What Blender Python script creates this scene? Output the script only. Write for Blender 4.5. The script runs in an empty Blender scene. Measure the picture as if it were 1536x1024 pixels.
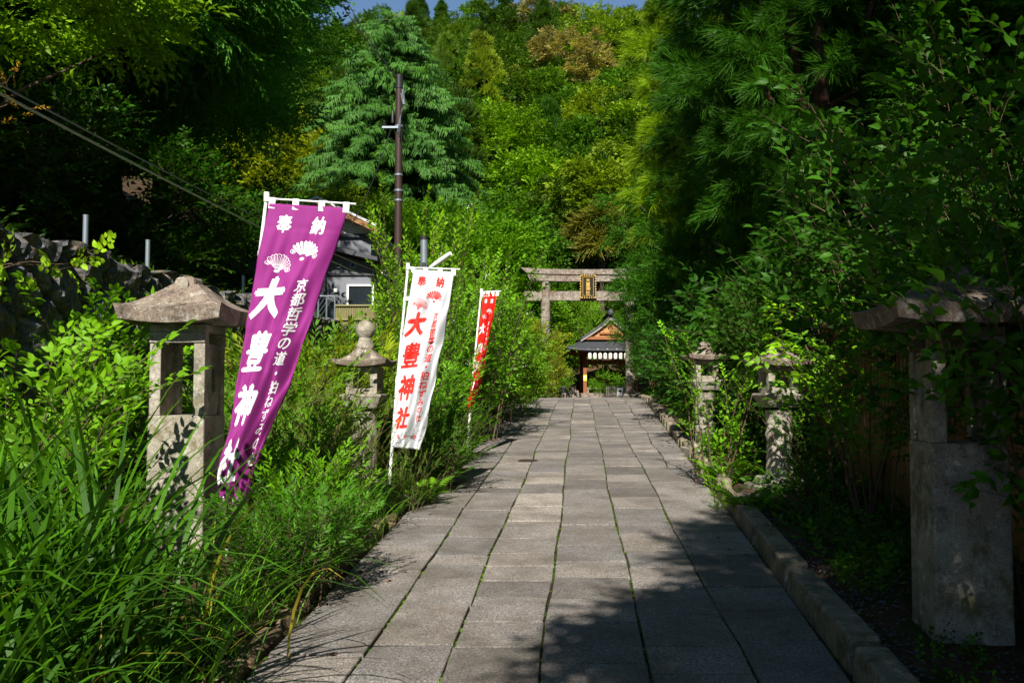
import bpy, math, random
import numpy as np
from mathutils import Vector, Matrix
R = math.radians
rng = np.random.default_rng(7)
random.seed(7)
SC = bpy.context.scene
COL = SC.collection
F = 1493.0; PITCH = math.atan(83/1493); CAM = np.array([0, 0, 1.6])
SL = 0.0603; PD = 0.0817           # slope of the path, its drift to the right

# ---------------------------------------------------------------- places
def ray(px, py):
    c, s = math.cos(PITCH), math.sin(PITCH)
    r, u = px-768, 512-py
    return np.array([r, F*c - u*s, F*s + u*c])
def at(px, py, Y):
    d = ray(px, py); return CAM + d*(Y/d[1])
def zp(y):
    y = np.asarray(y, float)
    t = np.clip((y-22)/8, 0, 1)
    return np.where(y < 22, SL*y, SL*22 + SL*8*(t-0.5*t*t))
def xp(x0, y): return x0 + PD*y
def edgeL(y): return np.interp(y, [0, 4.7, 15, 25.7, 40], [-1.55, -1.64, -1.78, -2.1, -2.6])
def edgeR(y): return np.interp(y, [0, 4.7, 25.7, 40], [1.19, 1.2, 1.29, 1.5])
def noise2(x, y, s=1.0):
    return (np.sin(x*1.3*s+1.7)*np.cos(y*1.1*s-.6)+.5*np.sin(x*2.7*s-y*2.1*s+2)+.3*np.cos(x*5.1*s+y*4.3*s))/1.8
def terrain(x0, y):
    x0 = np.asarray(x0, float); y = np.asarray(y, float)
    x = xp(x0, y)
    base = zp(y)
    z = base - .05
    L, Rr = edgeL(y), edgeR(y)
    z = np.where(x0 < L-.1, base+.06+.05*noise2(x, y, 2)+np.clip((L-x0)*.06, 0, .2), z)
    z = np.where(x0 > Rr+.22, base+.08+.03*noise2(x, y, 2), z)
    ter = 2.86+.06*noise2(x, y, 1)+np.clip(-6.2-x0, 0, 60)*.52+.25*noise2(x, y, .5)*np.clip((-6.2-x0)/3, 0, 1)
    z = np.where(x0 < -4.6, ter, z)
    rise = np.clip(x0-4.2, 0, 60)*.42
    z = z + np.where(x0 > 4.2, rise*(1+.1*noise2(x, y, .4)), 0)
    hill = 1.5+np.clip(y-60, 0, 125)*.5+1.5*noise2(x, y, .1)
    hill = np.where(y > 185, 64-(y-185)*.1, hill)
    z = np.where(y > 60, np.maximum(z, hill), z)
    side = np.clip(np.abs(x0)-60, 0, 200)*0
    return z + side
def ground(x, y): return float(terrain(x-PD*y, y))

# ---------------------------------------------------------------- tagging
def tag(o, label=None, cat=None, group=None, kind=None):
    if label: o['label'] = label
    if cat: o['category'] = cat
    if group: o['group'] = group
    if kind: o['kind'] = kind
    return o
def empty(name, loc, rz=0, label=None, cat=None, group=None):
    o = bpy.data.objects.new(name, None); COL.objects.link(o)
    o.location = tuple(loc); o.rotation_euler = (0, 0, rz); o.empty_display_size = .2
    return tag(o, label, cat, group)
def copy_tree(o, parent=None):
    c = o.copy(); COL.objects.link(c)
    if parent is not None:
        c.parent = parent; c.matrix_parent_inverse = o.matrix_parent_inverse.copy()
    for ch in list(o.children): copy_tree(ch, c)
    return c
def place(o, loc, rz=0, sc=1, label=None, group=None, color=None):
    o.location = tuple(loc); o.rotation_euler = (0, 0, rz)
    o.scale = (sc, sc, sc) if not hasattr(sc, '__len__') else sc
    if label: o['label'] = label
    if group: o['group'] = group
    if color:
        for ch in [o]+list(o.children_recursive):
            if ch.type == 'MESH' and ch.name.split('.')[0] in ('crown', 'foliage', 'leaves'): ch.color = (*color, 1)
    return o

# ---------------------------------------------------------------- materials
def new_mat(name):
    m = bpy.data.materials.new(name); m.use_nodes = True
    nt = m.node_tree; nt.nodes.clear()
    out = nt.nodes.new('ShaderNodeOutputMaterial')
    return m, nt, out
def N(nt, t, **kw):
    n = nt.nodes.new(t)
    for k, v in kw.items():
        if k in n.inputs: n.inputs[k].default_value = v
        else: setattr(n, k, v)
    return n
def ramp(nt, fac, stops):
    r = nt.nodes.new('ShaderNodeValToRGB'); nt.links.new(fac, r.inputs[0])
    e = r.color_ramp.elements
    while len(e) < len(stops): e.new(.5)
    for i, (p, c) in enumerate(stops):
        e[i].position = p; e[i].color = (*c, 1) if len(c) == 3 else c
    return r.outputs[0]
def mix(nt, fac, a, b, mode='MIX'):
    m = nt.nodes.new('ShaderNodeMix'); m.data_type = 'RGBA'; m.blend_type = mode
    for i, v in ((0, fac), (6, a), (7, b)):
        if isinstance(v, (int, float)): m.inputs[i].default_value = v
        elif isinstance(v, tuple): m.inputs[i].default_value = (*v, 1)
        else: nt.links.new(v, m.inputs[i])
    return m.outputs[2]
def coords(nt, kind='Object'):
    return nt.nodes.new('ShaderNodeTexCoord').outputs[kind]
def wpos(nt): return nt.nodes.new('ShaderNodeNewGeometry').outputs['Position']
def noise(nt, vec, scale, detail=4, rough=.6, out='Fac', dist=0):
    n = N(nt, 'ShaderNodeTexNoise', Scale=scale, Detail=detail, Roughness=rough, Distortion=dist)
    nt.links.new(vec, n.inputs['Vector']); return n.outputs[out]
def bump(nt, h, strength, dist=.01):
    b = N(nt, 'ShaderNodeBump', Strength=strength, Distance=dist)
    nt.links.new(h, b.inputs['Height']); return b.outputs[0]
def finish(nt, out, col, rough=.8, nrm=None, metal=0, spec=.3):
    p = N(nt, 'ShaderNodeBsdfPrincipled', Roughness=rough, Metallic=metal)
    p.inputs['Specular IOR Level'].default_value = spec
    if isinstance(col, tuple): p.inputs['Base Color'].default_value = (*col, 1)
    else: nt.links.new(col, p.inputs['Base Color'])
    if nrm: nt.links.new(nrm, p.inputs['Normal'])
    nt.links.new(p.outputs[0], out.inputs[0]); return p
def mat_plain(name, col, rough=.6, metal=0, var=.25, scale=8, bs=.1, spec=.3):
    m, nt, out = new_mat(name); v = coords(nt)
    n = noise(nt, v, scale, 5)
    c = mix(nt, n, tuple(x*(1-var) for x in col), tuple(min(1, x*(1+var)) for x in col))
    finish(nt, out, c, rough, bump(nt, noise(nt, v, scale*6), bs, .004), metal, spec); return m
def mat_foliage():
    m, nt, out = new_mat('leaf_surface')
    oi = nt.nodes.new('ShaderNodeObjectInfo')
    at_ = N(nt, 'ShaderNodeAttribute', attribute_name='rnd')
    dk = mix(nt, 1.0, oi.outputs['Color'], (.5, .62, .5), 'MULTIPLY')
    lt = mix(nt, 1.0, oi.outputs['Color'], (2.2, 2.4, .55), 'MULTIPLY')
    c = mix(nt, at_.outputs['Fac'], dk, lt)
    p = N(nt, 'ShaderNodeBsdfPrincipled', Roughness=.5)
    p.inputs['Specular IOR Level'].default_value = .2
    nt.links.new(c, p.inputs['Base Color'])
    t = nt.nodes.new('ShaderNodeBsdfTranslucent')
    tc = mix(nt, 1.0, c, (1.5, 1.5, .55), 'MULTIPLY'); nt.links.new(tc, t.inputs[0])
    ms = nt.nodes.new('ShaderNodeMixShader'); ms.inputs[0].default_value = .36
    nt.links.new(p.outputs[0], ms.inputs[1]); nt.links.new(t.outputs[0], ms.inputs[2])
    nt.links.new(ms.outputs[0], out.inputs[0]); return m
def mat_bark():
    m, nt, out = new_mat('bark'); v = coords(nt)
    mp = N(nt, 'ShaderNodeMapping'); mp.inputs['Scale'].default_value = (7, 7, 1.2); nt.links.new(v, mp.inputs[0])
    n = noise(nt, mp.outputs[0], 3, 6, .7)
    finish(nt, out, ramp(nt, n, [(.3, (.03, .022, .016)), (.7, (.13, .10, .075))]), .9, bump(nt, n, .8, .03)); return m
def mat_slab():
    m, nt, out = new_mat('granite_slab'); v = wpos(nt)
    g = nt.nodes.new('ShaderNodeNewGeometry')
    base = ramp(nt, g.outputs['Random Per Island'], [(0, (.13, .12, .113)), (.3, (.23, .211, .193)), (.5, (.18, .171, .166)), (.7, (.265, .238, .21)), (.85, (.205, .195, .188)), (1, (.35, .31, .27))])
    sp = noise(nt, v, 75, 5, .9)
    c = mix(nt, 1.0, base, ramp(nt, sp, [(.40, (.30, .30, .33)), (.5, (.88, .87, .87)), (.60, (1.9, 1.85, 1.8))]), 'MULTIPLY')
    st = noise(nt, v, 2.3, 6, .7)
    c = mix(nt, ramp(nt, st, [(.40, (0, 0, 0)), (.68, (.75, .75, .75))]), c, (.085, .07, .052))
    st2 = noise(nt, v, 7, 6, .75)
    c = mix(nt, ramp(nt, st2, [(.54, (0, 0, 0)), (.72, (.5, .5, .5))]), c, (.27, .24, .205))
    c = mix(nt, ramp(nt, noise(nt, v, 11, 8, .85), [(.63, (0, 0, 0)), (.68, (.7, .7, .7))]), c, (.06, .06, .04))
    finish(nt, out, c, .78, bump(nt, mix(nt, .5, sp, noise(nt, v, 34, 5, .8)), .9, .010), spec=.35); return m
def mat_soil(name, a, b, moss, mscale=3, thr=.5):
    m, nt, out = new_mat(name); v = wpos(nt)
    n = noise(nt, v, 26, 6, .75)
    c = ramp(nt, n, [(.3, a), (.7, b)])
    c = mix(nt, ramp(nt, noise(nt, v, mscale, 6, .7), [(thr-.05, (0, 0, 0)), (thr+.06, (1, 1, 1))]), c, moss)
    finish(nt, out, c, .95, bump(nt, n, 1, .03), spec=.1); return m
def mat_stone(name, a, b, lich, moss=(.07, .08, .02), speck=120, bs=.5):
    m, nt, out = new_mat(name); v = wpos(nt)
    n = noise(nt, v, 5, 7, .7); s = noise(nt, v, speck, 3, .8)
    c = ramp(nt, n, [(.32, a), (.68, b)])
    c = mix(nt, .75, c, ramp(nt, s, [(.35, (.45, .45, .45)), (.65, (1.4, 1.4, 1.35))]), 'MULTIPLY')
    c = mix(nt, ramp(nt, noise(nt, v, 13, 8, .8), [(.54, (0, 0, 0)), (.60, (.9, .9, .9))]), c, lich)
    c = mix(nt, ramp(nt, noise(nt, v, 6.3, 8, .8), [(.52, (0, 0, 0)), (.62, (.7, .7, .7))]), c, tuple(x*.3 for x in a))
    c = mix(nt, ramp(nt, noise(nt, v, 3.1, 7, .8), [(.53, (0, 0, 0)), (.63, (.85, .85, .85))]), c, moss)
    h = mix(nt, .5, n, s)
    finish(nt, out, c, .88, bump(nt, h, bs, .012), spec=.2); return m
def mat_wood(name, a, b, sc=(2, 2, 30), rough=.6, vari=True):
    m, nt, out = new_mat(name); v = coords(nt)
    mp = N(nt, 'ShaderNodeMapping'); mp.inputs['Scale'].default_value = sc; nt.links.new(v, mp.inputs[0])
    n = noise(nt, mp.outputs[0], 2, 6, .7)
    c = ramp(nt, n, [(.3, a), (.7, b)])
    if vari:
        g = nt.nodes.new('ShaderNodeNewGeometry')
        c = mix(nt, .6, c, ramp(nt, g.outputs['Random Per Island'], [(0, (.6, .6, .6)), (1, (1.3, 1.3, 1.3))]), 'MULTIPLY')
    finish(nt, out, c, rough, bump(nt, n, .3, .01)); return m
def mat_cloth(name, col, tr=.25):
    m, nt, out = new_mat(name); v = coords(nt)
    n = noise(nt, v, 5, 5)
    c = mix(nt, n, tuple(x*.86 for x in col), tuple(min(1, x*1.08) for x in col))
    w = N(nt, 'ShaderNodeTexNoise', Scale=500, Detail=1); nt.links.new(v, w.inputs['Vector'])
    p = N(nt, 'ShaderNodeBsdfPrincipled', Roughness=.7); p.inputs['Specular IOR Level'].default_value = .25
    nt.links.new(c, p.inputs['Base Color'])
    b = bump(nt, w.outputs['Fac'], .15, .002); nt.links.new(b, p.inputs['Normal'])
    t = nt.nodes.new('ShaderNodeBsdfTranslucent'); nt.links.new(c, t.inputs[0])
    ms = nt.nodes.new('ShaderNodeMixShader'); ms.inputs[0].default_value = tr
    nt.links.new(p.outputs[0], ms.inputs[1]); nt.links.new(t.outputs[0], ms.inputs[2])
    nt.links.new(ms.outputs[0], out.inputs[0]); return m
M = {}
M['leaf'] = mat_foliage(); M['bark'] = mat_bark(); M['slab'] = mat_slab()
M['twig'] = mat_plain('twig_bark', (.10, .065, .038), .8)
M['bark_red'] = mat_plain('cedar_bark', (.09, .045, .028), .9, bs=.8)
M['joint'] = mat_soil('joint_soil', (.02, .014, .01), (.07, .048, .03), (.06, .10, .012), 3, .50)
M['soil'] = mat_soil('leaf_litter', (.035, .022, .014), (.15, .085, .05), (.03, .055, .012), 1.3, .56)
M['kerb'] = mat_stone('kerb_stone', (.16, .13, .09), (.30, .25, .19), (.36, .33, .27), (.09, .085, .02))
M['rockkerb'] = mat_stone('rough_kerb_stone', (.10, .065, .035), (.25, .175, .11), (.30, .25, .18), (.06, .09, .015), 60)
M['granite'] = mat_stone('lantern_granite', (.24, .215, .17), (.38, .345, .29), (.46, .43, .38), (.13, .115, .05))
M['roofstone'] = mat_stone('lantern_roof_stone', (.13, .10, .08), (.31, .245, .195), (.44, .41, .36), (.045, .035, .026), 90)
M['wallstone'] = mat_stone('dark_wall_stone', (.05, .056, .068), (.19, .19, .205), (.33, .25, .17), (.14, .095, .02), 25, .9)
M['torii'] = mat_stone('torii_stone', (.14, .115, .095), (.31, .27, .23), (.42, .38, .33), (.15, .085, .06), 40, .3)
M['white'] = mat_plain('white_paint', (.78, .78, .76), .45, var=.08)
M['galv'] = mat_plain('galvanised_steel', (.24, .28, .32), .4, .5)
M['darkmetal'] = mat_plain('dark_metal', (.03, .03, .032), .5, .3)
M['polebrown'] = mat_plain('brown_pole', (.04, .023, .02), .55, var=.5, scale=3)
M['wood_red'] = mat_wood('red_brown_wood', (.17, .055, .02), (.36, .13, .05))
M['wood_gold'] = mat_wood('golden_wood', (.26, .12, .05), (.52, .27, .10))
M['wood_grey'] = mat_wood('grey_weathered_wood', (.17, .15, .13), (.36, .32, .28))
M['wood_fence'] = mat_wood('brown_fence_wood', (.13, .06, .03), (.30, .155, .08), (5, 5, 2))
M['copper'] = mat_plain('dark_grey_roof', (.05, .053, .06), .6, .1, var=.3)
M['gold'] = mat_plain('gold_leaf', (.75, .48, .12), .35, .6)
M['black'] = mat_plain('black_lacquer', (.02, .018, .014), .3)
M['paper'] = mat_plain('paper', (.75, .73, .68), .8, var=.06)
M['purple'] = mat_cloth('purple_cloth', (.31, .030, .235)); M['whitecloth'] = mat_cloth('white_cloth', (.69, .71, .75))
M['redcloth'] = mat_cloth('red_cloth', (.85, .02, .012)); M['print_white'] = mat_plain('white_print', (.85, .84, .86), .7, var=.04)
M['print_red'] = mat_plain('red_print', (.72, .02, .012), .7, var=.06)
M['housewall'] = mat_plain('shade_tinted_plaster', (.17, .18, .205), .8, var=.12, scale=2)  # tree shade on the lower house put into the wall colour
M['cream'] = mat_plain('cream_plaster', (.72, .70, .62), .8, var=.08, scale=2)
M['tile'] = mat_plain('dark_roof_tile', (.05, .053, .062), .6, var=.3)
M['glass'] = mat_plain('window_glass', (.015, .02, .025), .08, spec=.8)
M['olive'] = mat_plain('olive_sheet', (.23, .21, .10), .5, .2)
M['yellow'] = mat_plain('yellow_notice', (.8, .62, .02), .6)
M['needle_soil'] = M['soil']
M['petal'] = mat_plain('pale_petal', (.75, .66, .68), .7, var=.1)
M['rope'] = mat_plain('straw_rope', (.55, .38, .16), .8)
M['redlabel'] = mat_plain('red_sticker', (.6, .08, .05), .6)

# ---------------------------------------------------------------- mesh helpers
def mk(name, verts, faces, mat, parent=None, smooth=False, bevel=0, loc=None, crease=38):
    me = bpy.data.meshes.new(name); me.from_pydata([tuple(v) for v in verts], [], faces)
    for m in (mat if isinstance(mat, list) else [mat]): me.materials.append(m)
    if smooth: me.polygons.foreach_set('use_smooth', [True]*len(me.polygons))
    me.update()
    if smooth: me.set_sharp_from_angle(angle=R(crease))
    o = bpy.data.objects.new(name, me); COL.objects.link(o)
    if parent is not None: o.parent = parent
    if loc is not None: o.location = tuple(loc)
    if bevel:
        b = o.modifiers.new('bevel', 'BEVEL'); b.width = bevel; b.segments = 2; b.limit_method = 'ANGLE'
    return o
class MB:
    def __init__(s): s.v = []; s.f = []
    def add(s, v, f):
        n = len(s.v); s.v += [tuple(a) for a in v]; s.f += [tuple(i+n for i in q) for q in f]; return s
    def box(s, c, d, rz=0, taper=1, rx=0, ry=0):
        x, y, z = [a/2 for a in d]
        pts = [(-x, -y, -z), (x, -y, -z), (x, y, -z), (-x, y, -z), (-x*taper, -y*taper, z), (x*taper, -y*taper, z), (x*taper, y*taper, z), (-x*taper, y*taper, z)]
        m = Matrix.Rotation(rz, 3, 'Z') @ Matrix.Rotation(ry, 3, 'Y') @ Matrix.Rotation(rx, 3, 'X')
        return s.add([Vector(c)+m @ Vector(p) for p in pts], [(0, 3, 2, 1), (4, 5, 6, 7), (0, 1, 5, 4), (1, 2, 6, 5), (2, 3, 7, 6), (3, 0, 4, 7)])
    def tube(s, pts, rad, seg=10, caps=True):
        pts = [Vector(p) for p in pts]; k = len(pts)
        if not hasattr(rad, '__len__'): rad = [rad]*k
        rings = []; up = Vector((0, 0, 1))
        for i, p in enumerate(pts):
            d = (pts[min(i+1, k-1)]-pts[max(i-1, 0)]).normalized()
            a = up.cross(d)
            if a.length < .1: a = Vector((1, 0, 0)).cross(d)
            a.normalize(); b = d.cross(a)
            rings.append([p+(a*math.cos(t)+b*math.sin(t))*rad[i] for t in [2*math.pi*j/seg for j in range(seg)]])
        v = [q for r in rings for q in r]
        f = [(i*seg+j, i*seg+(j+1) % seg, (i+1)*seg+(j+1) % seg, (i+1)*seg+j) for i in range(k-1) for j in range(seg)]
        if caps: f += [tuple(range(seg))[::-1], tuple((k-1)*seg+j for j in range(seg))]
        return s.add(v, f)
    def lathe(s, prof, c=(0, 0, 0), seg=24, fn=None):
        v = []
        for r, z in prof:
            for j in range(seg):
                t = 2*math.pi*(j+.5)/seg; v.append((c[0]+r*math.cos(t), c[1]+r*math.sin(t), c[2]+z))
        k = len(prof)
        f = [(i*seg+j, i*seg+(j+1) % seg, (i+1)*seg+(j+1) % seg, (i+1)*seg+j) for i in range(k-1) for j in range(seg)]
        f += [tuple(range(seg))[::-1], tuple((k-1)*seg+j for j in range(seg))]
        return s.add(v, f)
    def build(s, name, mat, parent=None, smooth=False, bevel=0, loc=None):
        return mk(name, s.v, s.f, mat, parent, smooth, bevel, loc)

# ---------------------------------------------------------------- numpy foliage
class T:   # template: verts, faces (loops flat + totals), material index, rnd per vertex
    def __init__(s, v, faces, mat=0, r=0.):
        s.v = np.array(v, float).reshape(-1, 3)
        s.loops = np.array([i for f in faces for i in f], int); s.tot = np.array([len(f) for f in faces], int)
        s.mat = np.full(len(faces), mat, int); s.r = np.full(len(s.v), r, float)
def merge(ts):
    o = T([(0, 0, 0)], []); V = []; L = []; K = []; Mt = []; Rr = []; n = 0
    for t in ts:
        V.append(t.v); L.append(t.loops+n); K.append(t.tot); Mt.append(t.mat); Rr.append(t.r); n += len(t.v)
    o.v = np.vstack(V); o.loops = np.concatenate(L).astype(int); o.tot = np.concatenate(K).astype(int); o.mat = np.concatenate(Mt).astype(int); o.r = np.concatenate(Rr)
    return o
def nrm(a): return a/np.maximum(np.linalg.norm(a, axis=-1, keepdims=True), 1e-9)
def basis(D, up=None, roll=0):
    D = nrm(np.asarray(D, float)); k = len(D)
    U = np.tile([0, 0, 1.], (k, 1)) if up is None else np.asarray(up, float)
    X = np.cross(D, U); bad = np.linalg.norm(X, axis=1) < .05; X[bad] = [1, 0, 0]; X = nrm(X); Z = np.cross(X, D)
    if np.ndim(roll) or roll:
        c, s = np.cos(roll), np.sin(roll)
        c = np.reshape(c, (-1, 1)); s = np.reshape(s, (-1, 1))
        X, Z = X*c+Z*s, Z*c-X*s
    return np.stack([X, D, Z], axis=2)        # columns: local x, y, z
def replicate(t, P, B, S, rv, spread=.3):
    P = np.asarray(P, float); k = len(P); n = len(t.v)
    S = np.broadcast_to(np.asarray(S, float), (k,)).reshape(k, 1, 1)
    V = np.einsum('kij,nj->kni', B, t.v)*S + P[:, None, :]
    o = T([(0, 0, 0)], [])
    o.v = V.reshape(-1, 3)
    o.loops = (t.loops[None]+(np.arange(k)*n)[:, None]).ravel(); o.tot = np.tile(t.tot, k); o.mat = np.tile(t.mat, k)
    o.r = np.clip(np.asarray(rv).reshape(k, 1)+spread*(t.r[None]-.5), 0, 1).ravel()
    return o
def tmesh(name, t, mats):
    me = bpy.data.meshes.new(name)
    me.vertices.add(len(t.v)); me.vertices.foreach_set('co', t.v.astype(np.float32).ravel())
    me.loops.add(len(t.loops)); me.loops.foreach_set('vertex_index', t.loops.astype(np.int32))
    me.polygons.add(len(t.tot)); st = np.concatenate([[0], np.cumsum(t.tot)[:-1]]).astype(np.int32)
    me.polygons.foreach_set('loop_start', st); me.polygons.foreach_set('material_index', t.mat.astype(np.int32))
    for m in mats: me.materials.append(m)
    a = me.attributes.new('rnd', 'FLOAT', 'POINT'); a.data.foreach_set('value', t.r.astype(np.float32))
    me.update(calc_edges=True); return me
def tobj(name, t, parent=None, color=(.06, .12, .02), mats=None):
    o = bpy.data.objects.new(name, tmesh(name, t, mats or [M['leaf'], M['twig'], M['petal']])); COL.objects.link(o)
    if parent is not None: o.parent = parent
    o.color = (*color, 1); return o

def leaf_hi(L=1, w=.4, fold=.1, curl=.15):
    return [(0, 0, 0), (0, .3*L, -.0*L), (0, .7*L, -.35*curl*L), (0, L, -curl*L),
            (-w*.5*L, .33*L, fold*w*L), (w*.5*L, .33*L, fold*w*L), (-w*.36*L, .68*L, fold*w*L-.3*curl*L), (w*.36*L, .68*L, fold*w*L-.3*curl*L)]
LF_HI = [(0, 1, 4), (0, 5, 1), (1, 2, 6, 4), (1, 5, 7, 2), (2, 3, 6), (2, 7, 3)]
def leaf_lo(L=1, w=.4, fold=.15, curl=.2):
    return [(0, 0, 0), (-w*.5*L, .45*L, fold*w*L), (0, L, -curl*L), (w*.5*L, .45*L, fold*w*L)]
LF_LO = [(0, 2, 1), (0, 3, 2)]
def stem(pts, r, mat=1):
    v = []; f = []
    for i, p in enumerate(pts):
        rr = r*(1-.7*i/(len(pts)-1))
        for k in range(3):
            a = 2.094*k; v.append((p[0]+rr*math.cos(a), p[1], p[2]+rr*math.sin(a)))
    for i in range(len(pts)-1):
        for k in range(3): f.append((i*3+k, i*3+(k+1) % 3, i*3+3+(k+1) % 3, i*3+3+k))
    return T(v, f, mat, .5)
def twig(n=9, L=.35, ll=.08, w=.42, ang=52, droop=.1, hi=True, jit=.25, st=.0035, up=.2, curl=.18, seed=0, terminal=True):
    g = np.random.default_rng(seed); ts = []
    def c(t): return np.array([.03*L*math.sin(5*t), L*t, -droop*L*t*t])
    P = []; D = []; S = []
    for i in range(n):
        t = .12+.88*i/max(1, n-1); s = -1 if i % 2 else 1
        a = R(ang+g.normal(0, 12)); P.append(c(t))
        D.append([s*math.sin(a), math.cos(a), up*g.normal(.3, 1)-droop*t]); S.append(ll*(1-.25*abs(t-.5))*g.uniform(.75, 1.15))
    if terminal: P.append(c(1)); D.append([0, 1, -droop]); S.append(ll)
    lt = T(leaf_hi(1, w, .12, curl), LF_HI) if hi else T(leaf_lo(1, w, .15, curl), LF_LO)
    P = np.array(P); k = len(P)
    ts.append(replicate(lt, P, basis(D, roll=g.normal(0, jit*1.6, k)), np.array(S), g.uniform(0, 1, k)))
    if st: ts.append(stem([c(t) for t in (0, .5, 1)], st))
    return merge(ts)
def plume(n=50, L=.4, w=.018, seed=0, upc=.35, segs=2, spread=70, gz=0):
    """sugi-like tuft: fine strands that leave along +Y and curve"""
    g = np.random.default_rng(seed); v = []; f = []; rr = []
    for i in range(n):
        a = g.uniform(0, 2*math.pi); th = R(g.uniform(5, spread)); l = L*g.uniform(.6, 1.1)
        o = np.array([math.cos(a), 0, math.sin(a)]); d = np.array([math.sin(th)*o[0], math.cos(th), math.sin(th)*o[2]])
        base = d*l*.15*g.uniform(0, 1.5); sd = nrm(np.cross(d, g.normal(0, 1, 3))); r = g.uniform(0, 1); b = len(v)
        for s in range(segs+1):
            t = s/segs; p = base+d*l*t+np.array([0, upc*l*t*t*.5, 0])+np.array([0, 0, 1])*(g.normal(0, .05)*l+gz*l*t*t)
            ww = w*(1-.65*t)*.5; v += [p-sd*ww, p+sd*ww]; rr += [min(1, r*.6+.4*t)]*2
        for s in range(segs): f.append((b+2*s, b+2*s+1, b+2*s+3, b+2*s+2))
    t = T(v, f); t.r = np.array(rr); return t
def sph(g, k):
    v = g.normal(0, 1, (k, 3)); return nrm(v)
def crown(g, tpls, radii, nclump=60, per=30, cr=.28, scale=1, flat=.75, shape='round', out=.7, up=.25, down=0., inner=.25, ctr=(0, 0, 0), low=-.6, lump=.18):
    """clump centres on an uneven ellipsoid; twigs fill each clump, pointing out of it"""
    rad = np.array(radii, float); C = []
    while len(C) < nclump:
        d = sph(g, 1)[0]
        if d[2] < low and g.random() < .8: continue
        q = g.uniform(inner, 1)**.4 if g.random() < .35 else g.uniform(.82, 1.05)
        q *= 1+lump*math.sin(3.1*d[0]*2+1)*math.cos(2.3*d[1]*2-.5)+g.normal(0, .05)
        p = d*q
        if shape == 'cone':
            t = (p[2]+1)/2; k = max(.06, 1.12-t)*1.0; p = np.array([p[0]*k, p[1]*k, p[2]])
        C.append(p*rad)
    C = np.array(C); ts = []; CR = cr*rad.mean()*g.uniform(.6, 1.25, nclump); cb = g.uniform(.1, .9, nclump)
    tot = nclump*per; idx = np.repeat(np.arange(nclump), per)
    u = sph(g, tot); rr = g.uniform(.25, 1, tot)**.5
    u[:, 2] = np.where(u[:, 2] < -.3, -u[:, 2]*.6, u[:, 2])
    Pp = C[idx]+u*(CR[idx]*rr)[:, None]*np.array([1, 1, flat])
    D = nrm(C[idx]/rad)*out*.6+u*.8+g.normal(0, .25, (tot, 3)); D[:, 2] += up-down
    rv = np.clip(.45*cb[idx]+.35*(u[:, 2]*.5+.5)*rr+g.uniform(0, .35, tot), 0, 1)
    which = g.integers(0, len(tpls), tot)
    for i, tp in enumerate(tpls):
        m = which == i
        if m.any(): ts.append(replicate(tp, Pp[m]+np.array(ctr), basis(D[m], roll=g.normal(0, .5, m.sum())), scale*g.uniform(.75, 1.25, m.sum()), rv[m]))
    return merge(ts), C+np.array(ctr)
def trunk_mesh(g, h, r, targets, base_c, name='trunk', parent=None, mat=None, nl=14, lean=0, seg=8):
    mb = MB(); top = Vector((lean, 0, h))
    pts = [Vector((lean*t*t+.04*h*math.sin(4*t+r*9)*t*.3, .02*h*math.sin(7*t), h*t-(.25 if t == 0 else 0))) for t in np.linspace(0, 1, 7)]
    mb.tube(pts, [r*(1.35 if i == 0 else 1-.8*i/6) for i in range(7)], seg)
    if len(targets):
        for i in g.choice(len(targets), min(nl, len(targets)), replace=False):
            q = Vector(targets[i]); t = g.uniform(.35, .9); a = pts[int(t*6)]
            if q.z < a.z: a = pts[max(1, int(t*3))]
            m1 = a.lerp(q, .5)+Vector((0, 0, .08*(q-a).length))
            mb.tube([a, m1, q], [r*.4*(1-t*.5), r*.22, r*.06], 5, False)
    return mb.build(name, mat or M['bark'], parent, True)
def make_tree(name, label, cat, seed, h, radii, tpls, color, zc=None, trunk_r=.2, nclump=60, per=30, group=None, mat=None, nl=14, crown_name='crown', **kw):
    g = np.random.default_rng(seed); zc = h-radii[2] if zc is None else zc
    e = empty(name, (0, 0, 0), 0, label, cat, group)
    t, C = crown(g, tpls, radii, nclump, per, ctr=(0, 0, zc), **kw)
    tobj(crown_name, t, e, color)
    trunk_mesh(g, h*.93 if kw.get('shape') == 'cone' else zc+radii[2]*.4, trunk_r, C, None, 'trunk', e, mat, nl)
    return e

# ================================================================ SETTING
xs0 = np.array([-400, -200, -130, -90, -66, -50, -40, -32, -26, -22, -19, -16, -14, -12.5, -11, -10, -9, -8.2, -7.5, -6.9, -6.4, -6, -5.6, -5.2, -4.9, -4.66, -4.56, -4.3, -3.9, -3.5, -3.1]
               + list(np.arange(-2.8, 2.01, .1)) + [2.3, 2.6, 3, 3.4, 3.8, 4.2, 4.6, 5.2, 6, 7, 8, 9.5, 11, 13, 15, 18, 22, 27, 34, 42, 55, 75, 110, 170, 260, 400])
ys = np.concatenate([np.arange(-40, 0, 4), np.arange(0, 46, .6), np.arange(46, 80, 2), np.arange(80, 190, 6), [190, 215, 260, 330, 450, 700]])
X0, Y0 = np.meshgrid(xs0, ys); Z0 = terrain(X0, Y0)
V = np.stack([X0+PD*Y0, Y0, Z0], -1).reshape(-1, 3); nx = len(xs0)
Fq = [(j*nx+i, j*nx+i+1, (j+1)*nx+i+1, (j+1)*nx+i) for j in range(len(ys)-1) for i in range(nx-1)]
tag(mk('ground', V, Fq, M['soil'], smooth=True), kind='structure')

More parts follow.
